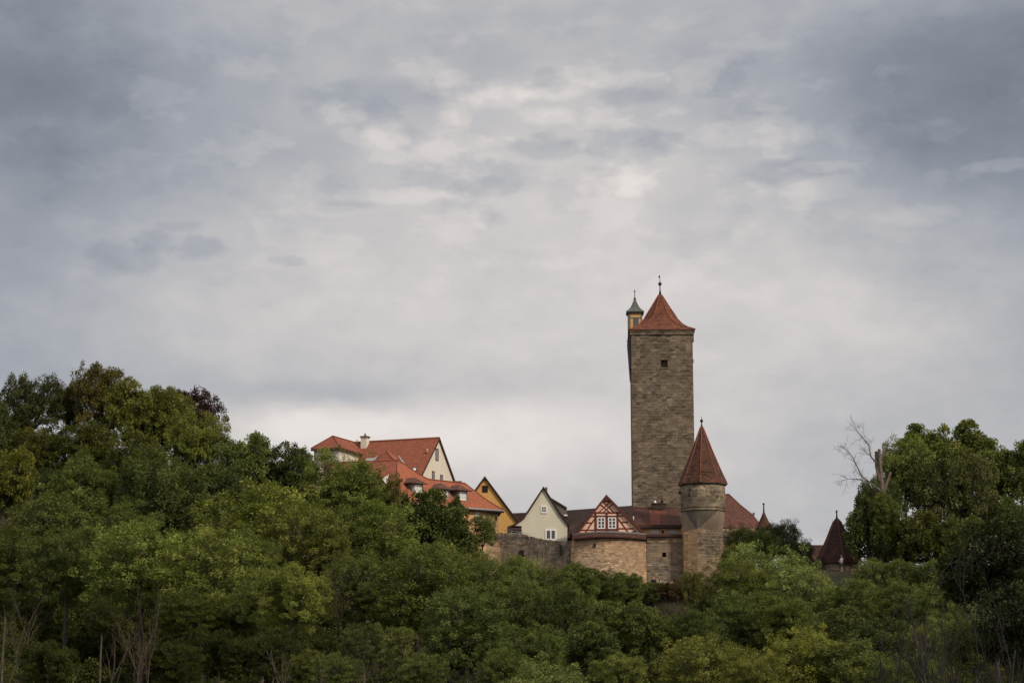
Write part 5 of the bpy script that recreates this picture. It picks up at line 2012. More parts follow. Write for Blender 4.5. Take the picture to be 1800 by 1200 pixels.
# ------------------------------------------------------------------ every tree: name, crown centre, radii (photograph px), distance, kind, green, label
TREES = [
    # hilltop at the far left
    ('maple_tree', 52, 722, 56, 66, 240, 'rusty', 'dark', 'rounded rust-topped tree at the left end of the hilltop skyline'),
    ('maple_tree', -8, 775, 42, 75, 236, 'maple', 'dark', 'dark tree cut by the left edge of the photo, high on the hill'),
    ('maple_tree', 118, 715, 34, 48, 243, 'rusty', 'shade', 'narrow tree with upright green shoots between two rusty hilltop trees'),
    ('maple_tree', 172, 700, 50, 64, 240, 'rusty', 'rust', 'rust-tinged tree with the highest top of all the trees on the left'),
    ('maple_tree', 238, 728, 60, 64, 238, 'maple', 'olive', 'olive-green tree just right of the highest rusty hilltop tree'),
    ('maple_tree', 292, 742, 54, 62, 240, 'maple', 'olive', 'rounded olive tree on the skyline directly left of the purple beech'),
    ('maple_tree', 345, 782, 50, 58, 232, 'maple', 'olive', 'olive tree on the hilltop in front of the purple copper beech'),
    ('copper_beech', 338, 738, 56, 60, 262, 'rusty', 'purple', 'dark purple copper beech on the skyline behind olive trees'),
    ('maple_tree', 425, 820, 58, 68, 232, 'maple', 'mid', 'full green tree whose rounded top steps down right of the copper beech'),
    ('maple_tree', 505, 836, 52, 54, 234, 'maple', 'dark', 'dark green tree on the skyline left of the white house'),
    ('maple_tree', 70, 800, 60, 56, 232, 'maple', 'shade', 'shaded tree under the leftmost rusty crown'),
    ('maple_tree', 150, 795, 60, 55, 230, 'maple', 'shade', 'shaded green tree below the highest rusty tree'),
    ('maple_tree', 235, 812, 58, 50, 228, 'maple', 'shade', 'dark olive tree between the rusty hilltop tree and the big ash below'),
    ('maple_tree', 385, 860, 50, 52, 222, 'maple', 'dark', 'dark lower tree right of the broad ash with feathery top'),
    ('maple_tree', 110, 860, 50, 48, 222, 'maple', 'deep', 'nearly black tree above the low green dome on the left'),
    # middle left
    ('ash_tree', 8, 848, 58, 66, 200, 'maple', 'yellow', 'yellow-olive tree at the left edge, halfway up the hill'),
    ('ash_tree', 155, 868, 66, 56, 200, 'ash', 'mid', 'low green dome left of the broad feathery ash'),
    ('ash_tree', 283, 872, 84, 84, 197, 'ash', 'mid', 'broad feathery ash in the middle of the left wood'),
    ('ash_tree', 600, 862, 70, 62, 208, 'ash', 'fresh', 'fresh green ash that hides the foot of the white house'),
    ('maple_tree', 672, 882, 38, 50, 212, 'rusty', 'olive', 'brownish olive tree in front of the orange roof left end'),
    ('ash_tree', 500, 888, 50, 44, 212, 'maple', 'dark', 'dark tree filling the gap left of the fresh green ash below white house'),
    ('ash_tree', 455, 928, 112, 64, 190, 'ash', 'olive', 'wide yellowish mottled tree in the centre of the left wood'),
    ('ash_tree', 545, 962, 72, 62, 184, 'ash', 'olive', 'mottled olive ash below and left of the round ash mass'),
    ('ash_tree', 102, 932, 96, 56, 182, 'ash', 'mid', 'wide green tree below the yellow-olive tree, near the left edge'),
    ('ash_tree', 225, 945, 60, 52, 180, 'ash', 'mid', 'green tree joining the wide left tree to the broad ash above'),
    ('ash_tree', 645, 955, 88, 66, 190, 'ash', 'fresh', 'round green ash mass below the orange-roofed house'),
    ('walnut_tree', 756, 927, 58, 56, 214, 'broad', 'dark', 'dark walnut in front of the orange roof and its dormers'),
    ('walnut_tree', 800, 948, 46, 48, 212, 'broad', 'dark', 'dark walnut lower right of the bigger one before the orange house'),
    ('young_tree', 848, 935, 26, 44, 214, 'slim', 'mid', 'slender sparse tree in front of the patched stone house corner'),
    ('ash_tree', 704, 893, 24, 20, 216, 'broad', 'dark', 'small dark crown poking up left of the first dormer'),
    ('walnut_tree', 800, 899, 15, 22, 215, 'broad', 'dark', 'thin leafy branch tops beside the third dormer window'),
    ('ash_tree', 30, 985, 60, 60, 168, 'ash', 'shade', 'dark ash near the left edge below the wide green tree'),
    ('ash_tree', 118, 995, 70, 62, 160, 'ash', 'mid', 'spreading dark green ash at lower left'),
    ('ash_tree', 250, 990, 95, 60, 156, 'ash', 'fresh', 'flat-topped ash above the bare pale stems at lower left'),
    ('ash_tree', 360, 1005, 88, 64, 152, 'ash', 'fresh', 'broad green ash right of the flat-topped one at lower left'),
    ('ash_tree', 438, 985, 56, 46, 164, 'ash', 'green', 'green ash between the mottled tree and the bright sunlit ash'),
    ('ash_tree', 512, 1050, 66, 60, 132, 'ash', 'bright', 'bright yellow-green ash standing out at lower centre left'),
    ('ash_tree', 462, 1062, 52, 46, 140, 'ash', 'mid', 'mid green ash tucked behind the bright one on its left'),
    ('ash_tree', 640, 1030, 66, 46, 172, 'ash', 'mid', 'shaded ash with visible leaning trunks under the round mass'),
    ('ash_tree', 748, 1050, 96, 76, 162, 'ash', 'mid', 'big dark feathery ash left of the picture centre'),
    ('ash_tree', 838, 1032, 60, 52, 172, 'ash', 'mid', 'ash whose outer edge falls towards the dark central gap'),
    ('ash_tree', 820, 1110, 76, 66, 146, 'ash', 'mid', 'dark ash low in the picture centre left'),
    ('ash_tree', 770, 1000, 60, 40, 186, 'ash', 'green', 'ash crown directly below the dark walnuts'),
    # centre below the wall
    ('ash_tree', 903, 1030, 56, 46, 186, 'ash', 'fresh', 'green tree below the dark rubble wall'),
    ('ash_tree', 955, 1058, 66, 52, 180, 'ash', 'mid', 'rounded green ash below the pale green house'),
    ('hedge_tree', 1005, 1032, 44, 40, 196, 'maple', 'mid', 'dense dark shrub below the left part of the sandstone wall'),
    ('hedge_tree', 1062, 1040, 40, 36, 200, 'maple', 'dark', 'dense dark shrub below the middle of the sandstone wall'),
    ('hedge_tree', 1100, 1040, 38, 34, 203, 'maple', 'mid', 'green shrub just left of the people below the wall'),
    ('hedge_tree', 1035, 1012, 26, 20, 207, 'slim', 'dark', 'thin pointed bush touching the sandstone wall'),
    ('hedge_tree', 1090, 1018, 20, 17, 207, 'slim', 'mid', 'small pointed bush right of the other at the sandstone wall'),
    ('ash_tree', 910, 1080, 70, 58, 164, 'ash', 'mid', 'broad ash in the lower centre below the rubble wall'),
    ('ash_tree', 985, 1095, 62, 56, 158, 'ash', 'dark', 'dark ash standing in the central hollow'),
    ('ash_tree', 1060, 1095, 60, 48, 166, 'maple', 'mid', 'green tree below the dark shrubs of the sandstone wall'),
    ('ash_tree', 1125, 1110, 62, 50, 160, 'maple', 'mid', 'soft green tree left of the ivy-clad rusty bush'),
    ('ash_tree', 1030, 1140, 56, 44, 146, 'maple', 'dark', 'nearly black tree above the small bright dome at the bottom'),
    ('brown_bush', 1172, 1037, 34, 15, 212, 'rusty', 'brown', 'dull brown bush on the bank under the people'),
    ('brown_bush', 1202, 1036, 20, 22, 213, 'rusty', 'brown', 'narrow brown bush at the corner between grey wall and turret'),
    ('brown_bush', 1134, 1042, 24, 18, 211, 'maple', 'mid', 'low green bush left of the dull brown bush'),
    ('ivy_bush', 1222, 1045, 26, 46, 206, 'rusty', 'olive', 'rust and green climbing bush at the foot of the round turret'),
    ('ivy_bush', 1240, 1085, 34, 36, 190, 'rusty', 'mid', 'lower mottled bush below the rusty climber'),
    ('elder_bush', 1292, 985, 24, 28, 208, 'maple', 'yellow', 'yellow-green bush beside the foot of the round turret'),
    ('yew_tree', 1300, 962, 36, 34, 221, 'yew', 'deep', 'dark yew directly right of the round turret'),
    ('yew_tree', 1376, 958, 46, 38, 224, 'yew', 'blackgreen', 'darkest yew rising in front of the small red spire'),
    ('yew_tree', 1337, 966, 38, 32, 222, 'yew', 'deep', 'lower yew between the two higher dark yews'),
    ('yew_tree', 1410, 980, 30, 28, 221, 'yew', 'blackgreen', 'small dark yew just left of the low red roof'),
    ('ash_tree', 1352, 1026, 86, 58, 196, 'ash', 'silver', 'large pale green ash in front of the dark yews'),
    ('ash_tree', 1300, 1045, 66, 54, 190, 'ash', 'green', 'green ash below the round turret'),
    ('ash_tree', 1398, 1054, 66, 50, 186, 'ash', 'silver', 'pale ash stepping down below the flared turret'),
    ('ash_tree', 1446, 1056, 34, 30, 198, 'ash', 'mid', 'ash edge below the standing man'),
    ('ash_tree', 1300, 1095, 60, 46, 168, 'ash', 'mid', 'mid green ash above the bright bottom domes'),
    ('ash_tree', 1375, 1090, 62, 48, 164, 'ash', 'mid', 'ash with pale tufts in the lower right centre'),
    ('ash_tree', 1215, 1120, 50, 42, 160, 'ash', 'dark', 'dark ash behind the bright domes'),
    # right
    ('ivy_tree', 1528, 943, 40, 58, 214, 'broad', 'dark', 'dark leafy tree leaning over the flared turret'),
    ('ivy_tree', 1590, 832, 50, 62, 224, 'maple', 'green', 'ivy-covered tree behind the bare dead trunk'),
    ('ivy_tree', 1548, 890, 44, 56, 219, 'maple', 'dark', 'dark ivy mass around the foot of the dead trunk'),
    ('ivy_clump', 1556, 897, 27, 32, 212.6, 'maple', 'mid', 'leafy ivy clump that hides the middle of the dead trunk'),
    ('ivy_tree', 1640, 870, 62, 74, 222, 'rusty', 'mid', 'brownish mottled tree in the middle of the right-hand wood'),
    ('ivy_tree', 1710, 870, 50, 72, 222, 'rusty', 'mid', 'brown-topped tree right of the other mottled one'),
    ('chestnut_tree', 1622, 796, 46, 40, 238, 'broad', 'green', 'open leafy crown on the skyline right of the dead trunk'),
    ('chestnut_tree', 1690, 798, 50, 48, 240, 'broad', 'green', 'tallest open crown of the right-hand wood'),
    ('chestnut_tree', 1750, 834, 52, 50, 238, 'broad', 'green', 'large-leaved crown with sky gaps near the right edge'),
    ('chestnut_tree', 1795, 838, 44, 50, 236, 'broad', 'mid', 'large-leaved crown cut by the right edge of the photo'),
    ('chestnut_tree', 1780, 930, 60, 66, 222, 'maple', 'dark', 'dark green tree below the large-leaved crowns at right edge'),
    ('ivy_tree', 1600, 950, 66, 60, 214, 'maple', 'shade', 'deeply shaded tree in the lower middle of the right-hand wood'),
    ('ivy_tree', 1680, 960, 60, 56, 212, 'maple', 'shade', 'shaded tree right of the deeply shaded one'),
    ('hedge_bush', 1535, 1015, 36, 24, 204, 'bush', 'green', 'bright bush beside the bare bank'),
    ('hedge_bush', 1590, 1018, 42, 24, 203, 'bush', 'mid', 'low bush in front of the shaded right-hand wood'),
    ('hedge_bush', 1650, 1022, 44, 26, 200, 'bush', 'mid', 'wide bush right of the low one under the right-hand wood'),
    ('hedge_bush', 1720, 1030, 44, 30, 196, 'bush', 'mid', 'rightmost bush of the row under the right-hand wood'),
    ('ash_tree', 1500, 1068, 58, 44, 182, 'ash', 'mid', 'mid green ash below the bare bank'),
    ('ash_tree', 1575, 1080, 66, 50, 176, 'ash', 'mid', 'brownish green ash low on the right slope'),
    ('ash_tree', 1650, 1085, 60, 50, 170, 'ash', 'mid', 'ash low on the right slope next to the black shrub'),
    ('ash_tree', 1470, 1110, 60, 42, 160, 'maple', 'dark', 'dark tree above the bright bottom row on the right'),
    ('ash_tree', 1550, 1130, 62, 44, 150, 'maple', 'dark', 'dark tree left of the yellowish low tree at lower right'),
    ('ash_tree', 1640, 1145, 52, 52, 132, 'ash', 'green', 'yellowish green tree behind the thin black branches'),
    # bottom row
    ('ash_tree', 1240, 1178, 84, 48, 118, 'ash', 'bright', 'bright green dome at the bottom edge right of centre'),
    ('ash_tree', 1330, 1190, 56, 36, 112, 'ash', 'bright', 'small bright dome on the bottom edge between two larger ones'),
    ('ash_tree', 1410, 1168, 84, 54, 116, 'ash', 'bright', 'widest bright dome at the bottom right'),
    ('ash_tree', 1500, 1185, 76, 50, 114, 'ash', 'green', 'green dome at the bottom right beside the widest bright one'),
    ('ash_tree', 1590, 1200, 64, 44, 108, 'ash', 'mid', 'dull green dome on the bottom edge left of the thin black branches'),
    ('ash_tree', 1086, 1188, 50, 42, 112, 'ash', 'green', 'small pale-tipped dome on the bottom edge in the middle'),
    ('ash_tree', 960, 1200, 84, 26, 112, 'ash', 'silver', 'low greyish crown along the bottom edge left of the middle dome'),
    ('ash_tree', 890, 1185, 52, 40, 116, 'ash', 'mid', 'dark small ash on the bottom edge'),
    ('ash_tree', 935, 1150, 62, 44, 132, 'ash', 'mid', 'ash one row above the greyish bottom crown'),
    ('young_tree', 702, 1135, 36, 48, 118, 'slim', 'green', 'upright young ash at the bottom, left of centre'),
    ('young_tree', 745, 1190, 50, 36, 112, 'ash', 'mid', 'low young ash on the bottom edge under the upright one'),
    ('young_tree', 640, 1135, 42, 34, 124, 'ash', 'mid', 'young green ash between the bare stems and the upright ash'),
    ('young_tree', 590, 1190, 44, 36, 112, 'ash', 'mid', 'small ash on the bottom edge behind the white stems'),
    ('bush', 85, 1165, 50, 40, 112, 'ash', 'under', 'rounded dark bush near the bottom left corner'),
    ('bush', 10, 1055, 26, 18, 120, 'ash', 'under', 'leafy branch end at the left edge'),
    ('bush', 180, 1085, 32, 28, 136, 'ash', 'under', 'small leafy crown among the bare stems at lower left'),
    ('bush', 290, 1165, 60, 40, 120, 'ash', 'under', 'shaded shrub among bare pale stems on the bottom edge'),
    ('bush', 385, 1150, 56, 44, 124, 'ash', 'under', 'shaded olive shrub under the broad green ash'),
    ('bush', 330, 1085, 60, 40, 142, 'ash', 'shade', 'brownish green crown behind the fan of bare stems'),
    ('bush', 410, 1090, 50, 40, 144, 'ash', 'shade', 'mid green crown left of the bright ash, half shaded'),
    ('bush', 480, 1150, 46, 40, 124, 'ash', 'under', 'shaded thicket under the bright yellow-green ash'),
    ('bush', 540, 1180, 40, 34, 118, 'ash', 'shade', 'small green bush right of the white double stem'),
    # dark foreground at the right
    ('foreground_tree', 1745, 1010, 88, 90, 84, 'maple', 'blackgreen', 'very dark nearby tree filling the lower right corner'),
    ('foreground_tree', 1800, 1120, 80, 90, 80, 'maple', 'blackgreen', 'black-green nearby tree cut by the bottom right corner'),
    ('foreground_tree', 1715, 1140, 60, 70, 88, 'slim', 'shade', 'sparse yellowish branches of the nearby tree at lower right'),
    ('foreground_tree', 1790, 940, 46, 60, 88, 'slim', 'deep', 'upper twigs of the dark nearby tree at the right edge'),
]
for a in TREES:
    nm, px, py, rx, ry, Y, kind, tint, lab = a
    tree(nm, px, py, rx, ry, Y, kind, tint, lab, group='bushes on the slope' if 'bush' in nm else 'trees on the wooded hill', cat='bush' if 'bush' in nm or 'clump' in nm else 'tree')

# trees deep in the wood that close the gaps: nothing in the photo tells them apart
rf = random.Random(21)
done = [(P(a[1], a[2], a[5]).x, a[5]) for a in TREES]
for i in range(400):
    Y = rf.uniform(118, 212)
    px = rf.uniform(-40, 1840)
    g0 = P(px, 900, Y).x
    lim = np.interp(px, [0, 560, 700, 860, 1010, 1230, 1480, 1800], [880, 900, 960, 1010, 1050, 1075, 1060, 1060])
    gz = G(g0, Y)
    ht = rf.uniform(6.0, 8.5)
    # photo row of the crown top
    ztop = gz + ht
    pyt = 600 - F * (-Y * math.sin(TH) + ztop * math.cos(TH)) / (Y * math.cos(TH) + ztop * math.sin(TH))
    if pyt < lim + 12 or pyt > 1215:
        continue
    if any((g0 - x) ** 2 + (Y - y) ** 2 < 16 for x, y in done):
        continue
    done.append((g0, Y))
    s = scale_at(Y, ztop)
    rr = rf.uniform(2.6, 3.6)
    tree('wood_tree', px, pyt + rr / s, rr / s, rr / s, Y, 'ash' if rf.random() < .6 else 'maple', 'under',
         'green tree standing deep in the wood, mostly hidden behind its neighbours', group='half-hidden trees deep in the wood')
print('trees', len(done))


# ------------------------------------------------------------------ bare stems
def bare_mesh(name, seed, H=7.0, stems=6, spread=.35, mat='pale_bark', depth=4, r0=.075, kink=.16, tw=1.0):
    r = np.random.default_rng(seed)
    tb = TB()

    def grow(p, d, L, rad, lev):
        n = 4
        pts = [p]
        q = p
        dd = d
        for i in range(n):
            dd = dd + r.normal(0, kink, 3)
            dd[2] += .05
            dd /= np.linalg.norm(dd)
            q = q + dd * L / n
            pts.append(q)
        tb.tube(pts, [rad * (1 - .5 * i / n) for i in range(n + 1)], 4 if lev < 2 else 3)
        if lev < depth:
            for k in range(r.integers(2, 5)):
                i = r.integers(1, n + 1)
                nd = dd + r.normal(0, .42 * tw, 3)
                nd[2] += .15
                nd /= np.linalg.norm(nd)
                grow(pts[i], nd, L * r.uniform(.45, .7), rad * .52, lev + 1)
    for s in range(stems):
        a = r.uniform(0, 6.28)
        sp = spread * r.uniform(.3, 1)
        d = np.array([math.cos(a) * sp, math.sin(a) * sp, 1.0])
        d /= np.linalg.norm(d)
        grow(np.array([r.normal(0, .3), r.normal(0, .3), -.3]), d, H * r.uniform(.4, .6), r0 * r.uniform(.6, 1.1), 0)
    return tb.mesh(name, mat)


BARE = [bare_mesh('stems', 5, 7, 5, .22, r0=.038, kink=.10, depth=3, tw=.7), bare_mesh('stems', 6, 7, 4, .18, r0=.038, kink=.10, depth=3, tw=.7),
        bare_mesh('stems', 8, 7, 2, .12, depth=2, r0=.055, kink=.09, tw=.7), bare_mesh('stems', 9, 7, 7, .35, mat='bark', r0=.028, kink=.12, tw=.8)]
STEMS = [
    (25, 1020, 1210, 118, 1, 'bare pale stems at the left edge of the wood'),
    (195, 1070, 1240, 112, 2, 'pale forked dead stem leaning left at the bottom'),
    (245, 1020, 1230, 116, 0, 'tall fan of bare pale stems under the flat-topped ash'),
    (505, 1105, 1240, 106, 2, 'white double stem under the bright yellow-green ash'),
    (560, 1130, 1245, 105, 2, 'single whitish stem leaning right on the bottom edge'),
    (630, 1110, 1235, 112, 3, 'thin bare twigs left of the upright young ash'),
    (605, 1000, 1130, 162, 1, 'leaning bare trunks in the dark gap under the round ash'),
    (1168, 1030, 1095, 196, 3, 'bare brown brush on the bank right below the people'),
    (1190, 1035, 1095, 197, 3, 'bare brown brush at the foot of the round turret'),
]
for i, (px, y0, y1, Y, k, lab) in enumerate(STEMS):
    a, b = P(px, y0, Y), P(px, y1, Y)
    g = G(a.x, Y)
    base = b.z
    h = a.z - base
    root = thing('bare_shrub', (a.x, Y, g), lab, 'shrub', 'bare shrubs and saplings')
    o = bpy.data.objects.new('stems', BARE[k])
    col.objects.link(o)
    o.parent = root
    o.location = (0, 0, base - g)
    o.rotation_euler = (0, 0, rt.uniform(0, 6.28))
    sc_ = h / 6.6
    o.scale = (sc_ * 1.15, sc_ * 1.15, sc_)
    if base > g + .3:
        t = MB()
        t.tube([(a.x, Y, g - .2), (a.x + .1, Y, base + .3)], .10, 5)
        t.build('bole', 'pale_bark', root)
# dark bare branches of the nearby shrub at the right
DB = [bare_mesh('stems', 15, 7, 6, .5, mat='dark_bark', r0=.09), bare_mesh('stems', 16, 7, 5, .7, mat='dark_bark', r0=.09)]
for px, y0, y1, Y, k, lab in ((1668, 1000, 1260, 78, 0, 'thin black branches reaching up before the lower right trees'),
                              (1712, 980, 1260, 76, 1, 'black spreading branches in the lower right corner'),
                              (1625, 1050, 1260, 80, 1, 'leftmost black branches leaning over the lower right slope')):
    a, b = P(px, y0, Y), P(px, y1, Y)
    g = G(a.x, Y)
    root = thing('bare_shrub', (a.x, Y, g), lab, 'shrub', 'dark bare branches close by')
    o = bpy.data.objects.new('stems', DB[k])
    col.objects.link(o)
    o.parent = root
    s_ = (a.z - g) / 6.6
    o.scale = (s_ * .7, s_ * .7, s_)


# ------------------------------------------------------------------ the dead tree
def dead_tree():
    Y = 214.0
    s = scale_at(Y, 25)
    b = P(1551, 965, Y)
    g = G(b.x, Y)
    root = thing('dead_tree', (b.x, Y, g), 'dead tree with broken bare trunk and leafless branches reaching left', 'tree')
    q = lambda x, y, dy=0: P(x, y, Y + dy)
    t = TB()
    base = Vector((b.x, Y, g - .3))
    t.tube([base, q(1551, 960), q(1549, 925), q(1552, 880), q(1550, 845), q(1546.5, 820), q(1544, 794)], [.50, .44, .36, .27, .23, .20, .17], 9)
    t.tube([q(1549, 835), q(1546.5, 815, -.15), q(1545.5, 789, -.2)], [.2, .19, .17], 7)
    t.tube([q(1547, 845), q(1541, 820, .1), q(1540, 793, .1)], [.2, .18, .15], 7)
    t.build = None
    t.tube([q(1553, 868), q(1558, 850), q(1566, 829)], [.18, .15, .11], 6)
    t.tube([q(1549, 800), q(1556, 791), q(1560, 785)], [.09, .06, .03], 5)
    me = t.mesh('trunk', 'dead_bark')
    o = bpy.data.objects.new('trunk', me)
    for v in me.vertices:
        v.co -= root.location
    col.objects.link(o)
    o.parent = root
    r = np.random.default_rng(3)
    def branch(pts, r0, nm):
        t = TB()
        P3 = [np.array(q(x, y, d)) for x, y, d in pts]
        n = len(P3)
        t.tube(P3, [r0 * (1 - .75 * i / (n - 1)) for i in range(n)], 5)
        def twig(p, d, L, rad, lev):
            pp = [p]
            dd = d
            for i in range(3):
                dd = dd + r.normal(0, .22, 3)
                dd /= np.linalg.norm(dd)
                pp.append(pp[-1] + dd * L / 3)
            t.tube(pp, [rad, rad * .8, rad * .6, rad * .35], 3)
            if lev < 3:
                for k in range(3):
                    nd = dd + r.normal(0, .6, 3)
                    nd /= np.linalg.norm(nd)
                    twig(pp[r.integers(1, 4)], nd, L * .62, rad * .6, lev + 1)
        for i in range(1, n):
            for k in range(4):
                f = r.random()
                p = P3[i - 1] * (1 - f) + P3[i] * f
                d = (P3[i] - P3[i - 1])
                d = d / np.linalg.norm(d) + r.normal(0, .55, 3)
                d /= np.linalg.norm(d)
                twig(p, d, .5 + 1.0 * r.random(), .022, 1)
        me = t.mesh(nm, 'grey_bark')
        for v in me.vertices:
            v.co -= root.location
        o = bpy.data.objects.new(nm, me)
        col.objects.link(o)
        o.parent = root
    branch([(1543, 815, 0), (1531, 802, -.2), (1527, 782, -.2), (1517, 770, 0), (1508, 760, .2), (1503, 750, .3)], .10, 'branch')
    branch([(1538, 812, 0), (1529, 800, .3), (1520, 795, .4)], .05, 'branch')
    branch([(1531, 848, 0), (1516, 838, -.3), (1506, 818, -.4), (1497, 800, -.2), (1487, 790, 0), (1478, 785, .2)], .10, 'branch')
    branch([(1531, 848, 0), (1510, 842, .2), (1490, 841, .4), (1476, 845, .4)], .06, 'branch')
    branch([(1552, 800, 0), (1557, 790, 0), (1559, 783, 0)], .05, 'branch')
    branch([(1549, 862, 0), (1540, 856, 0), (1531, 848, 0)], .13, 'branch')


M['grey_bark'] = plain('grey_bark', (.20, .17, .155), .9, var=.25, scale=4)
dead_tree()


# ------------------------------------------------------------------ undergrowth on the slope (one mass)
def undergrowth():
    r = np.random.default_rng(99)
    n = 90000
    k = 3200
    cy = r.uniform(98, 232, k)
    cx = cy * r.uniform(-.29, .29, k)
    ok = ~((cy > 219) & (cx > -14) & (cx < 45))
    ok &= ~((abs(cx - 35.3) < 3.2) & (cy > 209) & (cy < 217))
    ok &= ~((cx > 13.5) & (cx < 19.5) & (cy > 212.5))
    cx, cy = cx[ok], cy[ok]
    k = len(cx)
    cz = ground(cx, cy)
    ci = r.integers(0, k, n)
    pos = np.stack([cx[ci], cy[ci], cz[ci]], 1)
    rad = r.uniform(.5, 1.2, k)[ci]
    g = r.normal(size=(n, 3))
    g /= np.linalg.norm(g, axis=1, keepdims=True)
    g[:, 2] = np.abs(g[:, 2])
    pos = pos + g * rad[:, None] * r.random((n, 1)) ** .4
    tone = np.zeros((n, 3), np.float32)
    tone[:, 0] = r.random(n)
    tone[:, 1] = r.random(n) * .7
    ax = g + r.normal(0, .5, (n, 3))
    me = leaf_mesh('undergrowth', pos, ax, unit(r, n) + np.array([0, 0, .8]), .34 * r.uniform(.6, 1.3, n), .16 * r.uniform(.6, 1.3, n), tone, 'leaf')
    o = bpy.data.objects.new('undergrowth', me)
    o.color = (.5, .46, .4, 1)
    col.objects.link(o)
    tag(o, 'dense leafy undergrowth covering the hillside between the trees', 'undergrowth', kind='stuff')


undergrowth()


# ------------------------------------------------------------------ people
M['skin'] = plain('skin', (.50, .30, .21), .6, var=.05)
M['shirt_white'] = plain('shirt_white', (.72, .70, .67), .8, var=.05)
M['shorts_dark'] = plain('shorts_dark', (.09, .06, .05), .8)
M['hair_grey'] = plain('hair_grey', (.42, .39, .36), .8)
M['hair_dark'] = plain('hair_dark', (.025, .018, .015), .7)
M['hair_red'] = plain('hair_red', (.60, .12, .13), .8)
M['shirt_teal'] = plain('shirt_teal', (.03, .20, .22), .8)
M['shirt_black'] = plain('shirt_black', (.02, .02, .022), .8)
M['shirt_grey'] = plain('shirt_grey', (.5, .47, .42), .8)
M['jeans'] = plain('jeans', (.06, .08, .13), .8)


def skin_obj(name, verts, edges, radii, mat, parent, sub=1):
    me = bpy.data.meshes.new(name)
    me.from_pydata([tuple(v) for v in verts], edges, [])
    me.materials.append(M[mat])
    o = bpy.data.objects.new(name, me)
    col.objects.link(o)
    o.parent = parent
    m = o.modifiers.new('skin', 'SKIN')
    for i, rr in enumerate(radii):
        me.skin_vertices[0].data[i].radius = rr if isinstance(rr, tuple) else (rr, rr)
        me.skin_vertices[0].data[i].use_root = (i == 0)
    m.use_smooth_shade = True
    s = o.modifiers.new('sub', 'SUBSURF')
    s.levels = s.render_levels = sub
    return o


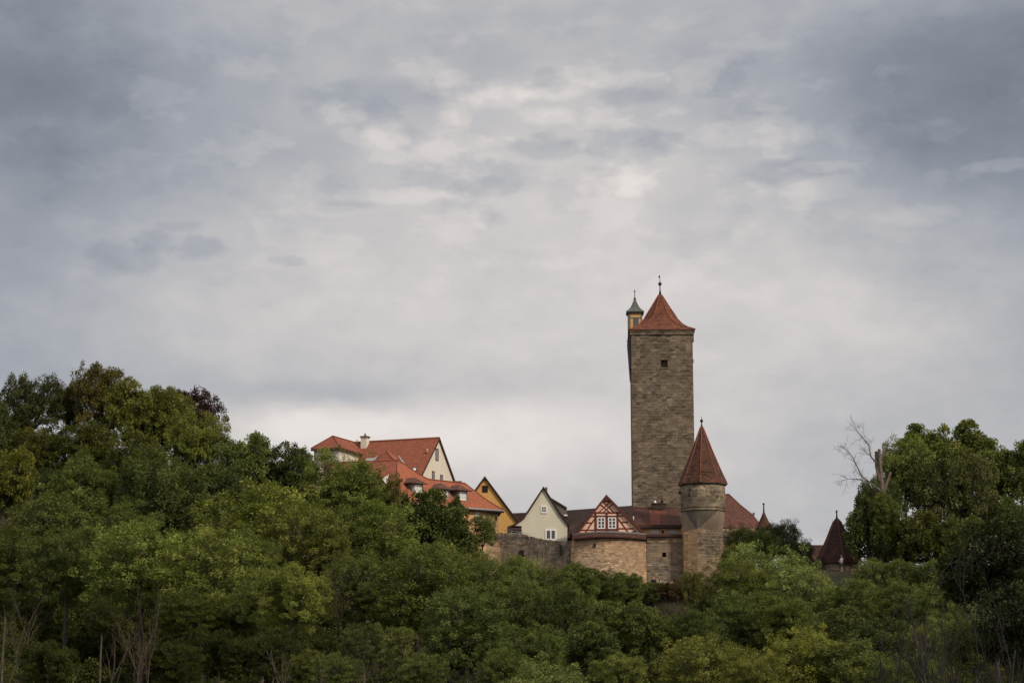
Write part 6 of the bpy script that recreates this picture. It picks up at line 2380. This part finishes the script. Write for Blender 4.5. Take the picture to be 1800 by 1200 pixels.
def person(loc, yaw, label, top, bottom, hair, group=None, head_mat=None, long_hair=False, shorts=False, arms='down', hat=None):
    root = thing('person', loc, label, 'person', group)
    root.rotation_euler = (0, 0, yaw)
    # figure faces -Y in its own frame, 1.74 m tall
    if arms == 'front':
        hr, hl = (-.12, -.30, 1.12), (.12, -.30, 1.15)
        er, el_ = (-.25, -.06, 1.08), (.25, -.06, 1.10)
    elif arms == 'up':
        hr, hl = (-.10, -.34, 1.50), (.26, -.06, .82)
        er, el_ = (-.28, -.20, 1.26), (.28, .02, 1.10)
    else:
        hr, hl = (-.27, -.08, .80), (.27, -.06, .82)
        er, el_ = (-.26, .02, 1.10), (.26, .02, 1.10)
    J = [(0, .0, .95), (0, .01, 1.12), (0, .02, 1.30), (0, .02, 1.44), (0, 0, 1.53), (0, -.01, 1.60), (0, -.015, 1.72),
         (-.19, .02, 1.41), er, hr, (.19, .02, 1.41), el_, hl,
         (-.10, 0, .88), (-.11, -.02, .50), (-.11, .03, .08), (-.12, -.14, .03), (.10, 0, .88), (.12, -.05, .50), (.12, 0, .08), (.13, -.17, .03)]
    E = [(0, 1), (1, 2), (2, 3), (3, 4), (4, 5), (5, 6), (3, 7), (7, 8), (8, 9), (3, 10), (10, 11), (11, 12), (0, 13), (13, 14), (14, 15), (15, 16), (0, 17), (17, 18), (18, 19), (19, 20)]
    Rr = [(.15, .11), (.13, .10), (.15, .11), (.13, .09), .055, (.075, .09), (.065, .085), .055, .042, .032, .055, .042, .032,
          .085, .058, .042, .038, .085, .058, .042, .038]
    # fingers: short chains rooted in the palm
    V = list(J)
    for hand, elb, sgn in ((9, 8, -1), (12, 11, 1)):
        h = Vector(J[hand])
        d = (h - Vector(J[elb])).normalized()
        sidev = d.cross(Vector((0, 1, 0))).normalized() if abs(d.y) < .9 else Vector((1, 0, 0))
        V.append(tuple(h + d * .06))
        E.append((hand, len(V) - 1))
        Rr.append((.036, .020))
        palm = len(V) - 1
        for k, L in enumerate((.060, .072, .068, .052)):
            a = h + d * .085 + sidev * (k - 1.5) * .021
            b_ = a + d * L * .55 + Vector((0, -.012, -.006))
            V += [tuple(a), tuple(b_)]
            E += [(palm, len(V) - 2), (len(V) - 2, len(V) - 1)]
            Rr += [.010, .008]
        a = h + d * .03 + sidev * (-.045)
        b_ = a + d * .04 + sidev * (-.012)
        V += [tuple(a), tuple(b_)]
        E += [(palm, len(V) - 2), (len(V) - 2, len(V) - 1)]
        Rr += [.011, .009]
    skin_obj('body', V, E, Rr, 'skin', root, 2)
    sv = [(0, .01, .84), (0, .01, .98), (0, .01, 1.12), (0, .02, 1.30), (0, .02, 1.43), (-.19, .02, 1.42), tuple(Vector(er) * 1.0), (.19, .02, 1.42), tuple(Vector(el_) * 1.0),
          tuple((Vector(er) + Vector(hr)) / 2), tuple((Vector(el_) + Vector(hl)) / 2), (0, .01, 1.49)]
    skin_obj('shirt', sv, [(0, 1), (1, 2), (2, 3), (3, 4), (4, 5), (5, 6), (6, 9), (4, 7), (7, 8), (8, 10), (4, 11)],
             [(.185, .135), (.175, .13), (.155, .12), (.175, .13), (.15, .10), .08, .062, .08, .062, .055, .055, .07], top, root, 2)
    bz = .52 if shorts else .12
    skin_obj('shorts' if shorts else 'trousers', [(0, 0, .95), (-.10, 0, .86), (-.11, -.02, .56), (-.11, 0 if shorts else .02, bz), (.10, 0, .86), (.12, -.04, .56), (.12, -.04 if shorts else 0, bz)],
             [(0, 1), (1, 2), (2, 3), (0, 4), (4, 5), (5, 6)], [(.17, .125), .105, .085, .082 if shorts else .06, .105, .085, .082 if shorts else .06], bottom, root, 1)
    # hair, and a face: nose, eyes, mouth, ears
    def ell(name, c, rx, ry, rz, mat, par=root, cut=None):
        m = MB()
        n = 12
        for i in range(n):
            for k in range(16):
                def pt(i, k):
                    a, b = math.pi * i / n, 2 * math.pi * k / 16
                    return Vector((rx * math.sin(a) * math.cos(b), ry * math.sin(a) * math.sin(b), rz * math.cos(a)))
                q = [pt(i, k), pt(i + 1, k), pt(i + 1, k + 1), pt(i, k + 1)]
                if cut and all(cut(v) for v in q):
                    continue
                if i == 0:
                    q = q[1:]if False else [q[0], q[1], q[2]]
                elif i == n - 1:
                    q = [q[0], q[1], q[3]]
                m.poly([v + Vector(c) for v in q], 0, [(0, 0)] * len(q), True)
        me_o = m
        o = me_o.build(name, mat, None)
        o.parent = par
        return o
    ell('hair', (0, .012, 1.685), .088, .108, .10, hair, cut=lambda v: v.y < -.02 and v.z < .045)
    if long_hair:
        ell('ponytail', (0, .10, 1.56), .05, .045, .15, hair)
    ell('nose', (0, -.108, 1.655), .013, .018, .020, 'skin')
    for sx_ in (-.032, .032):
        ell('eye', (sx_, -.092, 1.683), .012, .008, .007, 'hair_dark')
    for sx_ in (-.080, .080):
        ell('ear', (sx_, .0, 1.665), .012, .020, .030, 'skin')
    ell('mouth', (0, -.094, 1.612), .024, .008, .006, 'hair_red')
    return root


def people():
    p = P(1480, 1005, 214.5)
    g = G(p.x, p.y)
    person((p.x, p.y, p.z + .02), R(-70), 'grey-haired person in white shirt and dark shorts standing beside the flared turret', 'shirt_white', 'shorts_dark', 'hair_grey', shorts=True, arms='front')
    Y = 217.5
    for px, head, yaw, lab, top, bot, hair, arms, lh in (
            (1149, 1013, R(150), 'person in black with pink head scarf below the wall, half hidden by bushes', 'shirt_black', 'jeans', 'hair_red', 'down', False),
            (1160.5, 1017, R(60), 'dark-haired person in a teal top below the wall, half hidden by bushes', 'shirt_teal', 'jeans', 'hair_dark', 'up', True),
            (1181, 1019, R(20), 'person in a grey top nearest the turret at the foot of the wall', 'shirt_grey', 'jeans', 'hair_dark', 'down', False)):
        t = P(px, head, Y)
        person((t.x, Y, t.z - 1.76), yaw, lab, top, bot, hair, arms=arms, long_hair=lh, group='people on the path below the wall')


people()
